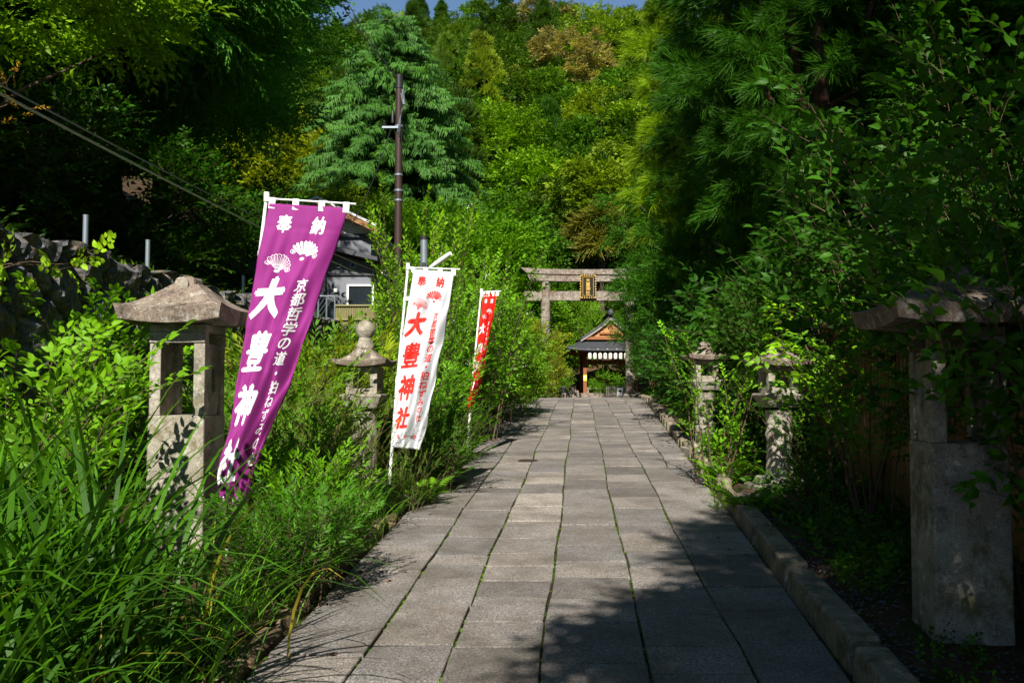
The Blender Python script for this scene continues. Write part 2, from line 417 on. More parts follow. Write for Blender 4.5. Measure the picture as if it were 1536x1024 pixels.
# bed of the path: soil and moss seen in the joints
mb = MB(); yy = np.arange(-8, 46.1, .5)
vs = []; 
for y in yy:
    for t in np.linspace(0, 1, 12):
        x0 = edgeL(y)-.1+(edgeR(y)+.14-edgeL(y))*t; vs.append((xp(x0, y), y, float(zp(y))-.024))
mb.add(vs, [(j*12+i, j*12+i+1, (j+1)*12+i+1, (j+1)*12+i) for j in range(len(yy)-1) for i in range(11)])
tag(mb.build('path_joints', M['joint']), kind='structure')
mb = MB()
near = [-1.16, -.73, -.25, .26, .75]; far = [-1.34, -.9, -.5, -.09, .31, .76]
def cols(y):
    t = np.clip((y-4.7)/21, -.4, 1.9)
    c = [float(edgeL(y))] + [near[k]+(far[min(k+(0), 5)]-near[k])*t for k in range(5)] + [float(edgeR(y))]
    return c
def colx(k, y):
    c = cols(y)
    if k == 0 or k == 6: return c[k]
    return c[k]+.012*math.sin(y*.9+k*2)+.006*math.sin(y*2.7+k*5)
def slab(xa, xb, ya, yb, g=.004):
    """one paving slab: worn top with rounded rims, slightly tilted"""
    dz = max(-.006, min(.006, random.gauss(0, .004))); tx = max(-.004, min(.004, random.gauss(0, .002))); ty = max(-.004, min(.004, random.gauss(0, .002)))
    q = [(xa(ya), ya), (xb(ya), ya), (xb(yb), yb), (xa(yb), yb)]
    cx = sum(p[0] for p in q)/4; cy = (ya+yb)/2
    o = []; n = []
    for (x, y), (sx, sy) in zip(q, ((1, 1), (-1, 1), (-1, -1), (1, -1))):
        jx, jy = random.uniform(-.003, .008), random.uniform(0, .008)
        o.append((x+sx*(g+jx), y+sy*(g+jy))); n.append((x+sx*(g+jx+.003), y+sy*(g+jy+.0015)))
    def Z(x, y): return float(zp(y))+dz+tx*(x-cx)*3+ty*(y-cy)*3
    v = [(xp(x, y), y, Z(x, y)-.03) for x, y in o]+[(xp(x, y), y, Z(x, y)-.007) for x, y in o]+[(xp(x, y), y, Z(x, y)) for x, y in n]
    f = [(8, 9, 10, 11)]+[(a+4, (a+1) % 4+4, (a+1) % 4+8, a+8) for a in range(4)]+[(a, (a+1) % 4, (a+1) % 4+4, a+4) for a in range(4)]
    mb.add(v, f)
for k in range(6):
    y = -8+random.uniform(0, .6)
    while y < 44:
        L = random.uniform(.40, .80)
        if random.random() < .12: L *= .55
        a, b = (lambda y_, k=k: colx(k, y_)), (lambda y_, k=k: colx(k+1, y_))
        wide = b(y)-a(y)
        if wide > .62 and k in (0, 5):
            m = (lambda y_, a=a, b=b: a(y_)*.5+b(y_)*.5+.02*math.sin(y_*2))
            c1 = y+L*random.uniform(.4, .6)
            slab(a, m, y, c1); slab(a, m, c1, y+L); slab(m, b, y, y+L)
        else: slab(a, b, y, y+L)
        y += L
tag(mb.build('path', M['slab']), kind='structure')

# kerbs
mb = MB(); y = -6.0
while y < 40:
    near_ = y < 8.9
    L = random.uniform(1.1, 1.7) if near_ else random.uniform(.35, .8)
    w, h = (.17, .145) if near_ else (random.uniform(.14, .22), random.uniform(.07, .14))
    ym = y+L/2; x0 = float(edgeR(ym))+w/2+.015+(0 if near_ else random.uniform(-.02, .04))
    mb.box((xp(x0, ym), ym, float(zp(ym))+h/2-.06), (w, L-.02, h+.12), rz=-math.atan(PD)+random.gauss(0, .006 if near_ else .04), taper=.93, rx=math.atan(SL)*(1 if ym < 24 else 0)+random.gauss(0, .006))
    y += L
tag(mb.build('kerb_right', M['kerb'], bevel=.02), kind='structure')
mb = MB(); y = -6.0
while y < 38:
    L = random.uniform(.25, .6); ym = y+L/2; w = random.uniform(.14, .24); h = random.uniform(.04, .10)
    x0 = float(edgeL(ym))-w/2-.01+random.uniform(-.03, .02)
    mb.box((xp(x0, ym), ym, float(zp(ym))+h/2-.06), (w, L-.015, h+.12), rz=-math.atan(PD)+random.gauss(0, .08), taper=random.uniform(.7, .9), rx=SL)
    y += L
tag(mb.build('kerb_left', M['rockkerb'], bevel=.03), kind='structure')

# gravel strip behind the right kerb
g = np.random.default_rng(3)
peb = T([(1, 0, 0), (0, 1, 0), (-1, 0, 0), (0, -1, 0), (0, 0, .7)], [(0, 1, 4), (1, 2, 4), (2, 3, 4), (3, 0, 4)])
n = 3800; yq = g.uniform(.5, 10, n); xq = 1.42+g.uniform(0, 1.3, n)**1.4
Pq = np.stack([xp(xq, yq), yq, terrain(xq, yq)+.002], 1)
t = replicate(peb, Pq, basis(sph(g, n)*[1, 1, .2]), g.uniform(.006, .014, n), g.uniform(0, 1, n)); 
M['pebble'] = mat_plain('grey_pebble', (.085, .095, .115), .9, var=.5, scale=30)
tag(tobj('gravel', t, mats=[M['pebble']]), kind='stuff', label='grey gravel strip behind the right kerb', cat='gravel')

# ---------------------------------------------------------------- retaining wall (dry stone, left)
def stone_wall(y0, y1, h, seed):
    g = np.random.default_rng(seed); dy, dz = .045, .045
    ny, nz = int((y1-y0)/dy)+1, int(h/dz)+1
    Yg, Zg = np.meshgrid(np.linspace(y0, y1, ny), np.linspace(0, h, nz))
    u = (Yg*.8+Zg*.6)/.36; w = (-Yg*.6+Zg*.8)/.46
    u = u+.12*np.sin(w*2.1); iu, iw = np.floor(u).astype(int), np.floor(w).astype(int)
    def hsh(a, b, k): return np.modf(np.abs(np.sin(a*127.1+b*311.7+k*74.7)*43758.5453))[0]
    d1 = np.full(u.shape, 9.); d2 = d1.copy(); cid = np.zeros(u.shape); ca = np.zeros(u.shape); cb = np.zeros(u.shape)
    for a in (-1, 0, 1):
        for b in (-1, 0, 1):
            su = iu+a+.5+.38*(hsh(iu+a, iw+b, 1)*2-1); sw = iw+b+.5+.38*(hsh(iu+a, iw+b, 2)*2-1)
            d = np.hypot(u-su, w-sw); cl = d < d1
            d2 = np.where(cl, d1, np.minimum(d2, d)); ca = np.where(cl, u-su, ca); cb = np.where(cl, w-sw, cb)
            cid = np.where(cl, hsh(iu+a, iw+b, 3), cid); d1 = np.where(cl, d, d1)
    e = np.clip((d2-d1)/.28, 0, 1); e = e*e*(3-2*e)
    dep = .10*e+.03*cid+.045*ca*(cid*4-2)+.035*cb*(hsh(cid*99, 1, 5)*2-1)+.012*np.sin(Yg*23+cid*40)*np.sin(Zg*31)
    topn = .03*np.sin(Yg*3)+.02*np.sin(Yg*9.7)
    x0 = -4.6+dep+.04*(h-Zg)
    Zw = terrain(np.full(Yg.shape, -4.2), Yg)-.15; zz = Zw+(2.92+topn-Zw)*(Zg/h)
    Vv = np.stack([xp(x0, Yg), Yg, zz], -1).reshape(-1, 3)
    Ff = [(j*ny+i, j*ny+i+1, (j+1)*ny+i+1, (j+1)*ny+i) for j in range(nz-1) for i in range(ny-1)]
    # top and back so that it is a solid wall
    nb = len(Vv); tb = [(xp(-4.95, y0+(y1-y0)*i/(ny-1)), y0+(y1-y0)*i/(ny-1), 2.9) for i in range(ny)]
    Vv = np.vstack([Vv, tb]); Ff += [((nz-1)*ny+i, (nz-1)*ny+i+1, nb+i+1, nb+i) for i in range(ny-1)]
    return mk('retaining_wall', Vv, Ff, M['wallstone'])
tag(stone_wall(0, 26, 2.6, 1), 'dark dry stone retaining wall holding up the terrace on the left', 'stone wall')
for i, (px, py, Y, lb) in enumerate([(129, 325, 9.0, 'taller grey steel post standing on the stone wall, furthest left'), (222, 362, 10.6, 'short grey steel post on the stone wall above the gabled stone lantern'), (365, 415, 14.0, 'third small grey steel post on the wall, just left of the purple banner pole')]):
    p = at(px, py, Y); e = empty('wall_post', (p[0], Y, 2.8), 0, lb, 'post', 'steel posts on the stone wall')
    hh = p[2]-2.8
    MB().tube([(0, 0, 0), (0, 0, hh)], .025, 12).build('post', M['galv'], e, True); MB().tube([(0, 0, hh), (0, 0, hh+.015)], .027, 12).build('cap', M['galv'], e, True)

# ---------------------------------------------------------------- stone lanterns
def roof_grid(hw, zb, th, hp, lift, pk, pw=1.6, n=16):
    v = []; f = []
    def top(a, b):
        r = max(abs(a), abs(b)); q = max(0, (r-pk)/(1-pk))
        return zb+th+(hp)*(1-q)**pw+lift*(abs(a*b))**2*(r**2)
    G = np.linspace(-1, 1, n+1)
    for j in range(n+1):
        for i in range(n+1): v.append((G[i]*hw, G[j]*hw, top(G[i], G[j])))
    k = n+1
    f += [(j*k+i, j*k+i+1, (j+1)*k+i+1, (j+1)*k+i) for j in range(n) for i in range(n)]
    ring = [i for i in range(k)]+[j*k+n for j in range(1, k)]+[n*k+i for i in range(n-1, -1, -1)]+[j*k for j in range(n-1, 0, -1)]
    b = len(v)
    for r in ring: v.append((v[r][0]*.93, v[r][1]*.93, v[r][2]-th))
    c = len(v); v.append((0, 0, zb-.01)); m = len(ring)
    for i in range(m):
        a, d = ring[i], ring[(i+1) % m]; f.append((a, b+i, b+(i+1) % m, d)); f.append((b+i, c, b+(i+1) % m))
    return v, f
def panel_hole(mb, cx, y, cz, w, h, t, rw, rh, n=16):
    """upright slab in the x-z plane with an oval hole through it"""
    v = []; f = []
    for yy_ in (y-t/2, y+t/2):
        for k in range(n):
            a = 2*math.pi*(k+.5)/n; c, s = math.cos(a), math.sin(a); q = 1/max(abs(c), abs(s))
            v.append((cx+c*q*w/2, yy_, cz+s*q*h/2)); v.append((cx+c*rw, yy_, cz+s*rh))
    for k in range(n):
        k2 = (k+1) % n; o = 2*n
        f += [(2*k, 2*k2, 2*k2+1, 2*k+1), (o+2*k, o+2*k+1, o+2*k2+1, o+2*k2), (2*k+1, 2*k2+1, o+2*k2+1, o+2*k+1), (2*k, o+2*k, o+2*k2, 2*k2)]
    mb.add(v, f)
def rot90(mb0):
    m = MB(); m.v = [(-y, x, z) for x, y, z in mb0.v]; m.f = mb0.f; return m
def lantern_square(name, hw=.355):
    e = empty(name, (0, 0, 0))
    MB().box((0, 0, .04), (.62, .56, .16)).build('base', M['granite'], e, bevel=.02)
    MB().box((0, 0, .62), (.385, .38, 1.02), taper=.98).build('shaft', M['granite'], e, bevel=.012)
    b = MB()
    for sx in (-1, 1):
        for sy in (-1, 1): b.box((sx*.147, sy*.14, 1.365), (.075, .075, .47))
    for sy in (-1, 1): b.box((0, sy*.148, 1.635), (.372, .078, .07))
    s = MB(); panel_hole(s, 0, -.155, 1.365, .205, .47, .04, .03, .085); panel_hole(s, 0, .155, 1.365, .205, .47, .04, .03, .085)
    r = rot90(s); b.add(r.v, r.f); b.box((0, 0, 1.695), (.375, .36, .05))
    b.build('light_box', M['granite'], e, bevel=.006)
    v, f = roof_grid(hw, 1.722, .095, .20, .03, .16, 1.35)
    ro = mk('roof', v, f, M['roofstone'], e, True, crease=14)
    m = MB(); m.box((0, -.01, 1.995), (.17, .2, .095), taper=.72); m.build('ridge_block', M['roofstone'], ro, bevel=.02)
    m = MB(); m.tube([(0, -.118, 1.99), (0, -.08, 1.99)], .040, 20); m.build('crest_disc', M['granite'], ro, bevel=.003)
    return e
def lantern_round(name, finial=True):
    e = empty(name, (0, 0, 0))
    MB().box((0, 0, .03), (.56, .56, .14)).box((0, 0, .13), (.44, .44, .09), taper=.85).build('base', M['granite'], e, bevel=.02)
    m = MB(); m.lathe([(.15, .15), (.135, .2), (.125, .45), (.125, .55), (.14, .6), (.125, .64), (.13, .8), (.14, .84)], seg=18); m.build('shaft', M['granite'], e, True)
    m = MB(); m.box((0, 0, .93), (.3, .3, .12), taper=1.35); m.box((0, 0, .995), (.41, .41, .035)); m.build('platform', M['granite'], e, bevel=.012)
    b = MB()
    for sx in (-1, 1):
        for sy in (-1, 1): b.box((sx*.12, sy*.12, 1.145), (.07, .07, .265))
    for sy in (-1, 1):
        b.box((0, sy*.128, 1.04), (.172, .05, .055)); b.box((0, sy*.128, 1.255), (.172, .05, .045))
    for sx in (-1, 1):
        b.box((sx*.128, 0, 1.04), (.05, .172, .055)); b.box((sx*.128, 0, 1.255), (.05, .172, .045))
    b.build('light_box', M['granite'], e, bevel=.006)
    v, f = roof_grid(.275, 1.283, .05, .15, .03, .2, 1.9)
    mk('roof', v, f, M['roofstone'], e, True, crease=14)
    if finial:
        m = MB(); m.lathe([(.0, 1.46), (.085, 1.465), (.09, 1.5), (.07, 1.54), (.062, 1.57), (.075, 1.59), (.098, 1.63), (.1, 1.66), (.085, 1.7), (.05, 1.735), (.012, 1.75)], seg=20); m.build('finial', M['granite'], e, True)
    else:
        m = MB(); m.box((0, 0, 1.5), (.16, .16, .06), taper=.7); m.build('cap', M['roofstone'], e, bevel=.02)
    return e
def setdown(e, px, Y, dz=0, rz=None, label=None, group=None, cat=None):
    X = at(px, 500, Y)[0]; place(e, (X, Y, ground(X, Y)+dz), -math.atan(PD) if rz is None else rz, 1, label, group)
    if cat: e['category'] = cat
    return e
LG = 'stone lanterns along the path'
lan = lantern_square('stone_lantern'); setdown(lan, 283, 6.62, -.17, None, 'large square stone lantern with a wide curved roof, left of the purple banner', LG, 'stone lantern')
lan2 = lantern_square('stone_lantern', .43); lan2['category'] = 'stone lantern'; setdown(lan2, 1432, 5.2, -.15, None, 'tall shaded square stone lantern in front of the slatted fence on the right', LG)
lr = lantern_round('stone_lantern'); setdown(lr, 548, 9.9, -.10, None, 'stone lantern with a round ball finial, between the purple and white banners', LG, 'stone lantern')
lr2 = lantern_round('stone_lantern', False); setdown(lr2, 1166, 10.1, -.05, .1, 'smaller stone lantern under the leafy branch, middle one on the right side', LG, 'stone lantern')
lr3 = copy_tree(lr2); setdown(lr3, 1056, 13.6, -.08, .05, 'farthest stone lantern on the right, half hidden by shrubs', LG)

# ---------------------------------------------------------------- writing
_cache = {}
def glyph(s, bold=.02):
    c = bpy.data.curves.new('g', 'FONT'); c.body = s; c.offset = bold; c.resolution_u = 4
    o = bpy.data.objects.new('g', c); COL.objects.link(o); bpy.context.view_layer.update()
    dg = bpy.context.evaluated_depsgraph_get(); ev = o.evaluated_get(dg); m = ev.to_mesh()
    v = np.array([tuple(q.co)[:2] for q in m.vertices]); f = [tuple(p.vertices) for p in m.polygons]
    ev.to_mesh_clear(); bpy.data.objects.remove(o); bpy.data.curves.remove(c)
    ctr = (v.max(0)+v.min(0))/2; return v-ctr, f, v.max(0)-v.min(0)
class Ink:
    def __init__(s): s.v = []; s.f = []
    def add(s, v, f):
        n = len(s.v); s.v += [tuple(a) for a in v]; s.f += [tuple(i+n for i in q) for q in f]
    def char(s, ch, x, y, w, h=None, bold=.02, shear=.0, em=True):
        v, f, d = glyph(ch, 0); h = h or w
        k = (w, h) if em else (w/d[0], h/d[1])
        b = bold*1.5
        for i, (dx, dy) in enumerate(((0, 0), (-b, 0), (b, 0), (0, -b*.8), (0, b*.8)) if bold else ((0, 0),)):
            q = (v+np.array([dx, dy]))*np.array(k); q[:, 0] += q[:, 1]*shear; q[:, 1] += .10*q[:, 0]*(1 if shear else 0)
            s.add([(a+x, c_+y, i+1) for a, c_ in q], f)
    def poly(s, pts): s.add(pts, [tuple(range(len(pts)))])
    def line(s, pts, w):
        for a, b in zip(pts[:-1], pts[1:]):
            a, b = np.array(a), np.array(b); d = b-a; l = np.linalg.norm(d)
            if l < 1e-6: continue
            nn = np.array([-d[1], d[0]])/l*w/2; s.poly([a-nn, b-nn, b+nn, a+nn])
    def ring(s, c, r, w, n=14):
        s.line([(c[0]+r*math.cos(2*math.pi*i/n), c[1]+r*math.sin(2*math.pi*i/n)) for i in range(n+1)], w)
    def fan(s, cx, cy, r, ang, filled):
        """open folding fan with nine ribs; ang = direction it opens"""
        n = 9; a0, a1 = R(ang-62), R(ang+62)
        P = lambda a, q: (cx+q*math.cos(a), cy+q*math.sin(a))
        for i in range(n):
            b0 = a0+(a1-a0)*i/n; b1 = a0+(a1-a0)*(i+1)/n; bm = (b0+b1)/2
            if filled:
                gp = (b1-b0)*.13
                s.poly([P(b0+gp, .25*r), P(b0+gp, r*.95), P(bm, r*1.03), P(b1-gp, r*.95), P(b1-gp, .25*r)][::-1])
            else:
                s.line([P(b0, .1*r), P(b0, r*.95), P(bm, r*1.03), P(b1, r*.95)], r*.03)
                s.line([P(bm, .35*r), P(bm, .9*r)], r*.02)
        if not filled: s.line([P(a1, .1*r), P(a1, .95*r)], r*.03); s.line([P(a0+(a1-a0)*i/12, .35*r) for i in range(13)], r*.03)
        s.poly([(cx+r*.16*math.cos(t), cy-r*.06+r*.10*math.sin(t)) for t in np.linspace(0, 2*math.pi, 10)[:-1]])
        for sd in (-1, 1):
            a = a0 if sd > 0 else a1; q = P(a, r*.9)
            for k in range(3): s.ring((q[0]+sd*.03*r-(k*.13*r*math.cos(a)), q[1]-.17*r-.06*r*k*(k % 2)), r*(.10-.015*k), r*.03, 9)
            s.line([P(a, r*.8), (q[0], q[1]-.14*r)], r*.025)
    def mapped(s, name, fn, mat, parent, maxe=.03, th=0):
        import bmesh
        bm = bmesh.new(); vs = [bm.verts.new((a[0], a[1], a[2]*.0002 if len(a) > 2 else 0)) for a in s.v]
        for q in s.f:
            try: bm.faces.new([vs[i] for i in q])
            except ValueError: pass
        bmesh.ops.triangulate(bm, faces=bm.faces[:])
        for _ in range(5):
            e = [e for e in bm.edges if e.calc_length() > maxe]
            if not e: break
            bmesh.ops.subdivide_edges(bm, edges=e, cuts=1); bmesh.ops.triangulate(bm, faces=bm.faces[:])
        for v in bm.verts: v.co = Vector(fn(v.co.x, v.co.y, v.co.z))
        me = bpy.data.meshes.new(name); bm.to_mesh(me); bm.free(); me.materials.append(mat)
        o = bpy.data.objects.new(name, me); COL.objects.link(o); o.parent = parent; return o

def banner(base, top, Y, Ltab, Rtab, W, cloth, ink, label, seed, full=True, barlen=.66):
    """base/top: pole ends in the photo; Ltab/Rtab: (v, px, py) of the cloth edges; W: cloth width in metres"""
    pb, pt = at(base[0], base[1], Y), at(top[0], top[1], Y)
    O = Vector(pb); pt = Vector(pt)
    e = empty('banner', O, 0, label, 'banner', 'shrine banners on poles beside the path')
    MB().tube([(0, 0, -.25), (pt-O)*.52, ], .016, 12).build('pole', M['white'], e, True)
    up = MB().tube([(pt-O)*.5, pt-O], .0125, 12).build('pole', M['white'], e, True)
    MB().tube([(pt-O)*.5, (pt-O)*.53], .019, 12).build('pole_joint', M['white'], e, True)
    MB().tube([pt-O-Vector((0, 0, .03)), pt-O+Vector((0, 0, .035))], .02, 12).build('pole_cap', M['white'], up, True)
    Lt, Rt = np.array(Ltab, float), np.array(Rtab, float); Yl = Y-.035
    nv = 128; g = np.random.default_rng(seed); ph = g.uniform(0, 6, 4); rows = []
    for v in np.linspace(0, 1, nv+1):
        lx, ly = np.interp(v, Lt[:, 0], Lt[:, 1]), np.interp(v, Lt[:, 0], Lt[:, 2])
        rx, ry = np.interp(v, Rt[:, 0], Rt[:, 1]), np.interp(v, Rt[:, 0], Rt[:, 2])
        a = at(lx, ly, Yl-.01-.24*v); dd = 0
        for dd in np.linspace(0, .04+.16*v, 61):
            b = at(rx, ry, Yl-.01-.24*v+dd)
            if np.linalg.norm(b-a) >= W: break
        rows.append((a, b))
    A = np.array([r[0] for r in rows]); Bb = np.array([r[1] for r in rows]); H = np.linalg.norm((A[-1]+Bb[-1]-A[0]-Bb[0])/2)
    # smooth the edges a little so that the cloth has no creases at the measured points
    for _ in range(14):
        A[1:-1] = .5*A[1:-1]+.25*(A[:-2]+A[2:]); Bb[1:-1] = .5*Bb[1:-1]+.25*(Bb[:-2]+Bb[2:])
    def S(x, y, off=0.):
        u = min(1, max(0, x/W)); v = min(1, max(0, -y/H)); i = min(nv-1, int(v*nv)); t = v*nv-i
        a = A[i]*(1-t)+A[i+1]*t; b = Bb[i]*(1-t)+Bb[i+1]*t
        rp = (.013*math.sin(9*u+7*v+ph[0])+.010*math.sin(15*u-11*v+ph[1])+.006*math.sin(27*v+5*u+ph[2])+.005*math.sin(31*u+24*v+ph[3]))*min(1, v*5+.15)*(.5+.8*u)*(1+.9*v)+.003*math.sin(46*u+19*v+ph[1])*math.sin(9*v+ph[0])+.0022*math.sin(60*v-22*u+ph[2])+.004*max(0, 1-abs(v-.075)*90)+.004*max(0, 1-abs(v-.42)*90)
        bow = -.05*math.sin(math.pi*u)*min(1, v*1.5)
        return Vector(a+(b-a)*u+np.array([rp*.25, rp+bow-off, 0]))-O
    nu = 44; vv = [S(W*i/nu, -H*j/nv) for j in range(nv+1) for i in range(nu+1)]
    ff = [(j*(nu+1)+i, j*(nu+1)+i+1, (j+1)*(nu+1)+i+1, (j+1)*(nu+1)+i) for j in range(nv) for i in range(nu)]
    cl = mk('cloth', vv, ff, cloth, e, True); sd = cl.modifiers.new('thick', 'SOLIDIFY'); sd.thickness = .0015
    # crossbar and the white loops that hold the cloth
    d = (Vector(Bb[0])-Vector(A[0])).normalized(); p0 = pt-O+Vector((0, -.01, -.01)); p1 = Vector(Bb[0])-O+d*.05+Vector((0, .0, .03))
    MB().tube([p0, p1], .0065, 8).build('crossbar', M['white'], e, True)
    for u in (.03, .33, .66, .97):
        q = S(W*u, -.004); c = p0.lerp(p1, (u*W+.03)/(W+.08)); m = (q+c)/2
        h = (c-q).length+.05; w = .042; tabs = MB()
        x = d*w/2; tabs.add([q-x+Vector((0, -.006, -.03)), q+x+Vector((0, -.006, -.03)), c+x+Vector((0, -.011, .008)), c-x+Vector((0, -.011, .008)), c-x+Vector((0, .012, .006)), c+x+Vector((0, .012, .006)), q+x+Vector((0, .006, -.03)), q-x+Vector((0, .006, -.03))],
                             [(0, 1, 2, 3), (3, 2, 5, 4), (4, 5, 6, 7)])
        tabs.build('loop', M['white'], cl)
    for v in (.16, .34) if full else (.3,):
        q = S(0, -H*v); t = min(1, max(0, (q-Vector((0, 0, 0))).z/(pt-O).z)); c = (pt-O)*t
        sl = MB(); sl.add([q+Vector((.012, -.004, .02)), q+Vector((.012, -.004, -.02)), c+Vector((0, -.015, -.02)), c+Vector((0, -.015, .02)), c+Vector((-.015, 0, .02)), c+Vector((-.015, 0, -.02))], [(0, 1, 2, 3), (3, 2, 5, 4)])
        sl.build('side_loop', M['white'], cl)
    k = Ink(); U = lambda u: u*W
    for ch, u in (('奉', .25), ('納', .69)): k.char(ch, U(u), -.064*H, .20*W, .235*W, .022, .0)
    k.fan(U(.60), -.172*H, .22*W, 82, True); k.fan(U(.27), -.215*H, .20*W, 75, False)
    k.mapped('fan_print', lambda x, y, z: S(x, y, .004+z), ink, cl); k = Ink()
    for ch, v in zip('大豊神社', (.305, .475, .645, .815)):
        k.char(ch, U(.27), -v*H, .44*W, .52*W, .045 if ch == '大' else (.020 if ch == '豊' else .030), .10)
    k.mapped('large_lettering', lambda x, y, z: S(x, y, .004+z), ink, cl); k = Ink()
    for i, ch in enumerate('京都哲学の道・狛ねずみの社'):
        k.char(ch, U(.72-.0*i), -(.262+.0455*i)*H, .165*W, .175*W, .013, .08)
    for i, ch in enumerate('氏子中'): k.char(ch, U(.2+.22*i), -.93*H, .11*W, .11*W, .02)
    k.mapped('small_lettering', lambda x, y, z: S(x, y, .004+z), ink, cl)
    return e
banner((331, 868), (400, 296), 6.75,
       [(0, 404, 305), (.36, 372, 470), (.55, 357, 560), (.72, 345, 640), (.86, 322, 715), (1, 338, 782)],
       [(0, 523, 312), (.3, 477, 447), (.55, 436, 570), (.75, 402, 660), (.9, 380, 735), (1, 369, 787)],
       .56, M['purple'], M['print_white'], 'purple banner with white lettering and fans, leaning on a pole beside the big stone lantern', 1)
banner((579, 752), (612, 400), 9.6,
       [(0, 620, 404), (.45, 602, 525), (.75, 592, 610), (1, 587, 670)],
       [(0, 682, 408), (.4, 665, 510), (.7, 646, 600), (1, 634, 674)],
       .46, M['whitecloth'], M['print_red'], 'white banner with red lettering and fans, in the middle of the three banners', 2)
banner((697, 690), (722, 437), 13.2,
       [(0, 725, 441), (.4, 717, 510), (.8, 708, 575), (1, 698, 618)],
       [(0, 746, 440), (.4, 734, 508), (.8, 720, 575), (1, 710, 612)],
       .28, M['redcloth'], M['print_white'], 'small bright red banner farthest up the path among shrubs', 3, False)

# ---------------------------------------------------------------- utility pole, lamp pole, wires
P0 = at(597, 400, 25); zb = ground(P0[0], 25); ztop = at(597, 113, 25)[2]
up_ = empty('utility_pole', (P0[0], 25, zb), 0, 'tall brown utility pole standing before the blue green conifer', 'utility pole')
H = ztop-zb
MB().tube([(0, 0, -.3), (0, 0, H-.35)], [.108, .088], 20).build('pole', M['polebrown'], up_, True)
MB().tube([(0, 0, H-.35), (0, 0, H)], .1, 20).build('top_sleeve', M['darkmetal'], up_, True)
for z in (H-1.35, H-3.0, H-3.25, H-2.6): MB().tube([(0, 0, z), (0, 0, z+.05)], .112, 16).build('clamp_band', M['galv'], up_, True)
b = MB(); zz = H-1.38; b.box((-.2, -.12, zz), (.42, .05, .05)); b.build('bracket', M['galv'], up_)
b = MB(); b.lathe([(.02, 0), (.05, .03), (.03, .06), (.05, .09), (.02, .13)], (-.36, -.12, zz+.03), 10); b.lathe([(.04, 0), (.04, .3), (.02, .33)], (-.14, -.16, zz+.1), 10); b.build('insulator', M['darkmetal'], up_, True)
b = MB()
for k in range(3):
    b.tube([(.06+.03*k, -.13, H-.5+.1*k), (.12+.02*k, -.16, H-.8), (.05, -.14, H-1.1), (-.02+.03*k, -.14, H-1.5-.1*k)], .011, 6)
b.build('cable_loop', M['galv'], up_, True)
lp = at(636, 400, 12.5); zb = ground(lp[0], 12.5)
le = empty('lamp_post', (lp[0], 12.5, zb), 0, 'grey steel lamp post with a tilted white lamp, behind the white banner', 'lamp post')
H2 = at(636, 360, 12.5)[2]-zb
MB().tube([(0, 0, -.2), (0, 0, H2)], .047, 16).build('pole', M['galv'], le, True)
MB().tube([(0, 0, H2), (0, 0, H2+.05)], .049, 16).build('cap', M['darkmetal'], le, True)
q0 = at(645, 402, 12.4)-np.array([lp[0], 12.5, zb]); q1 = at(676, 380, 12.2)-np.array([lp[0], 12.5, zb])
MB().tube([(0, 0, q0[2]-.02), q0], .014, 8).build('arm', M['galv'], le, True)
MB().tube([q0, (q0+q1)/2, q1], [.024, .034, .026], 12).build('lamp', M['white'], le, True)
MB().box((0, -.055, H2-.33), (.05, .04, .07)).box((0, 0, H2-.4), (.104, .104, .025)).build('clamp', M['darkmetal'], le)
def wire(name, A, B, sag, r, mat, label, n=18):
    A, B = Vector(A), Vector(B)
    o = MB().tube([A.lerp(B, i/n)-Vector((0, 0, sag*4*(i/n)*(1-i/n))) for i in range(n+1)], r, 5).build(name, mat, None, True)
    return tag(o, label, 'cable', 'overhead cables')
M['cablegrey'] = mat_plain('grey_cable', (.6, .58, .55), .6); M['cableblack'] = mat_plain('black_cable', (.02, .02, .02), .5)
wire('overhead_cable', at(-80, 98, 6), at(596, 432, 24.9), .10, .011, M['cablegrey'], 'thicker pale cable, the lower of two crossing the dark trees at left')
wire('overhead_cable', at(-80, 84, 6.6), at(596, 418, 24.9), .12, .009, M['galv'], 'thinner dark cable, the upper of two crossing the dark trees at left')
wire('overhead_cable', at(470, -60, 24), at(596, 116, 24.95), .15, .012, M['cableblack'], 'black cable coming down from the upper left to the utility pole top')
wire('overhead_cable', at(488, -60, 24), at(600, 122, 24.95), .2, .010, M['cableblack'], 'second thin black cable sagging a little lower to the utility pole top')
wire('overhead_cable', at(586, 195, 24.8), at(519, 350, 25), .25, .013, M['cableblack'], 'black drop cable from the utility pole down to the house')

# ---------------------------------------------------------------- house on the terrace
hx0, hx1, hy = at(438, 400, 27)[0], at(556, 400, 27)[0], 27.0; zt = 2.75
he = empty('house', ((hx0+hx1)/2, hy+2, zt), 0, 'two storey house with cream upper wall and lower wall coloured as in blue grey shade, behind the purple banner', 'house')
def rel(px, py, Y): return Vector(at(px, py, Y))-Vector(he.location)
rid = rel(480, 299, 27); rr = rel(569, 341, 27); ll = rel(391, 341, 27)
w0, w1 = rel(440, 352, 27), rel(557, 352, 27)
b = MB()
b.add([(w0.x, -2, w0.z), (w1.x, -2, w1.z), (w1.x, -2, rr.z+.05), (rid.x, -2, rid.z-.12), (w0.x, -2, rr.z+.05)]+[(w0.x, 2, w0.z), (w1.x, 2, w1.z), (w1.x, 2, rr.z+.05), (rid.x, 2, rid.z-.12), (w0.x, 2, rr.z+.05)],
      [(0, 1, 2, 3, 4), (5, 9, 8, 7, 6), (1, 6, 7, 2), (0, 4, 9, 5)])
b.build('upper_wall', M['cream'], he)
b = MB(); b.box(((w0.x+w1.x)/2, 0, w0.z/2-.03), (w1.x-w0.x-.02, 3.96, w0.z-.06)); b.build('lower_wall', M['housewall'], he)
rf = MB()
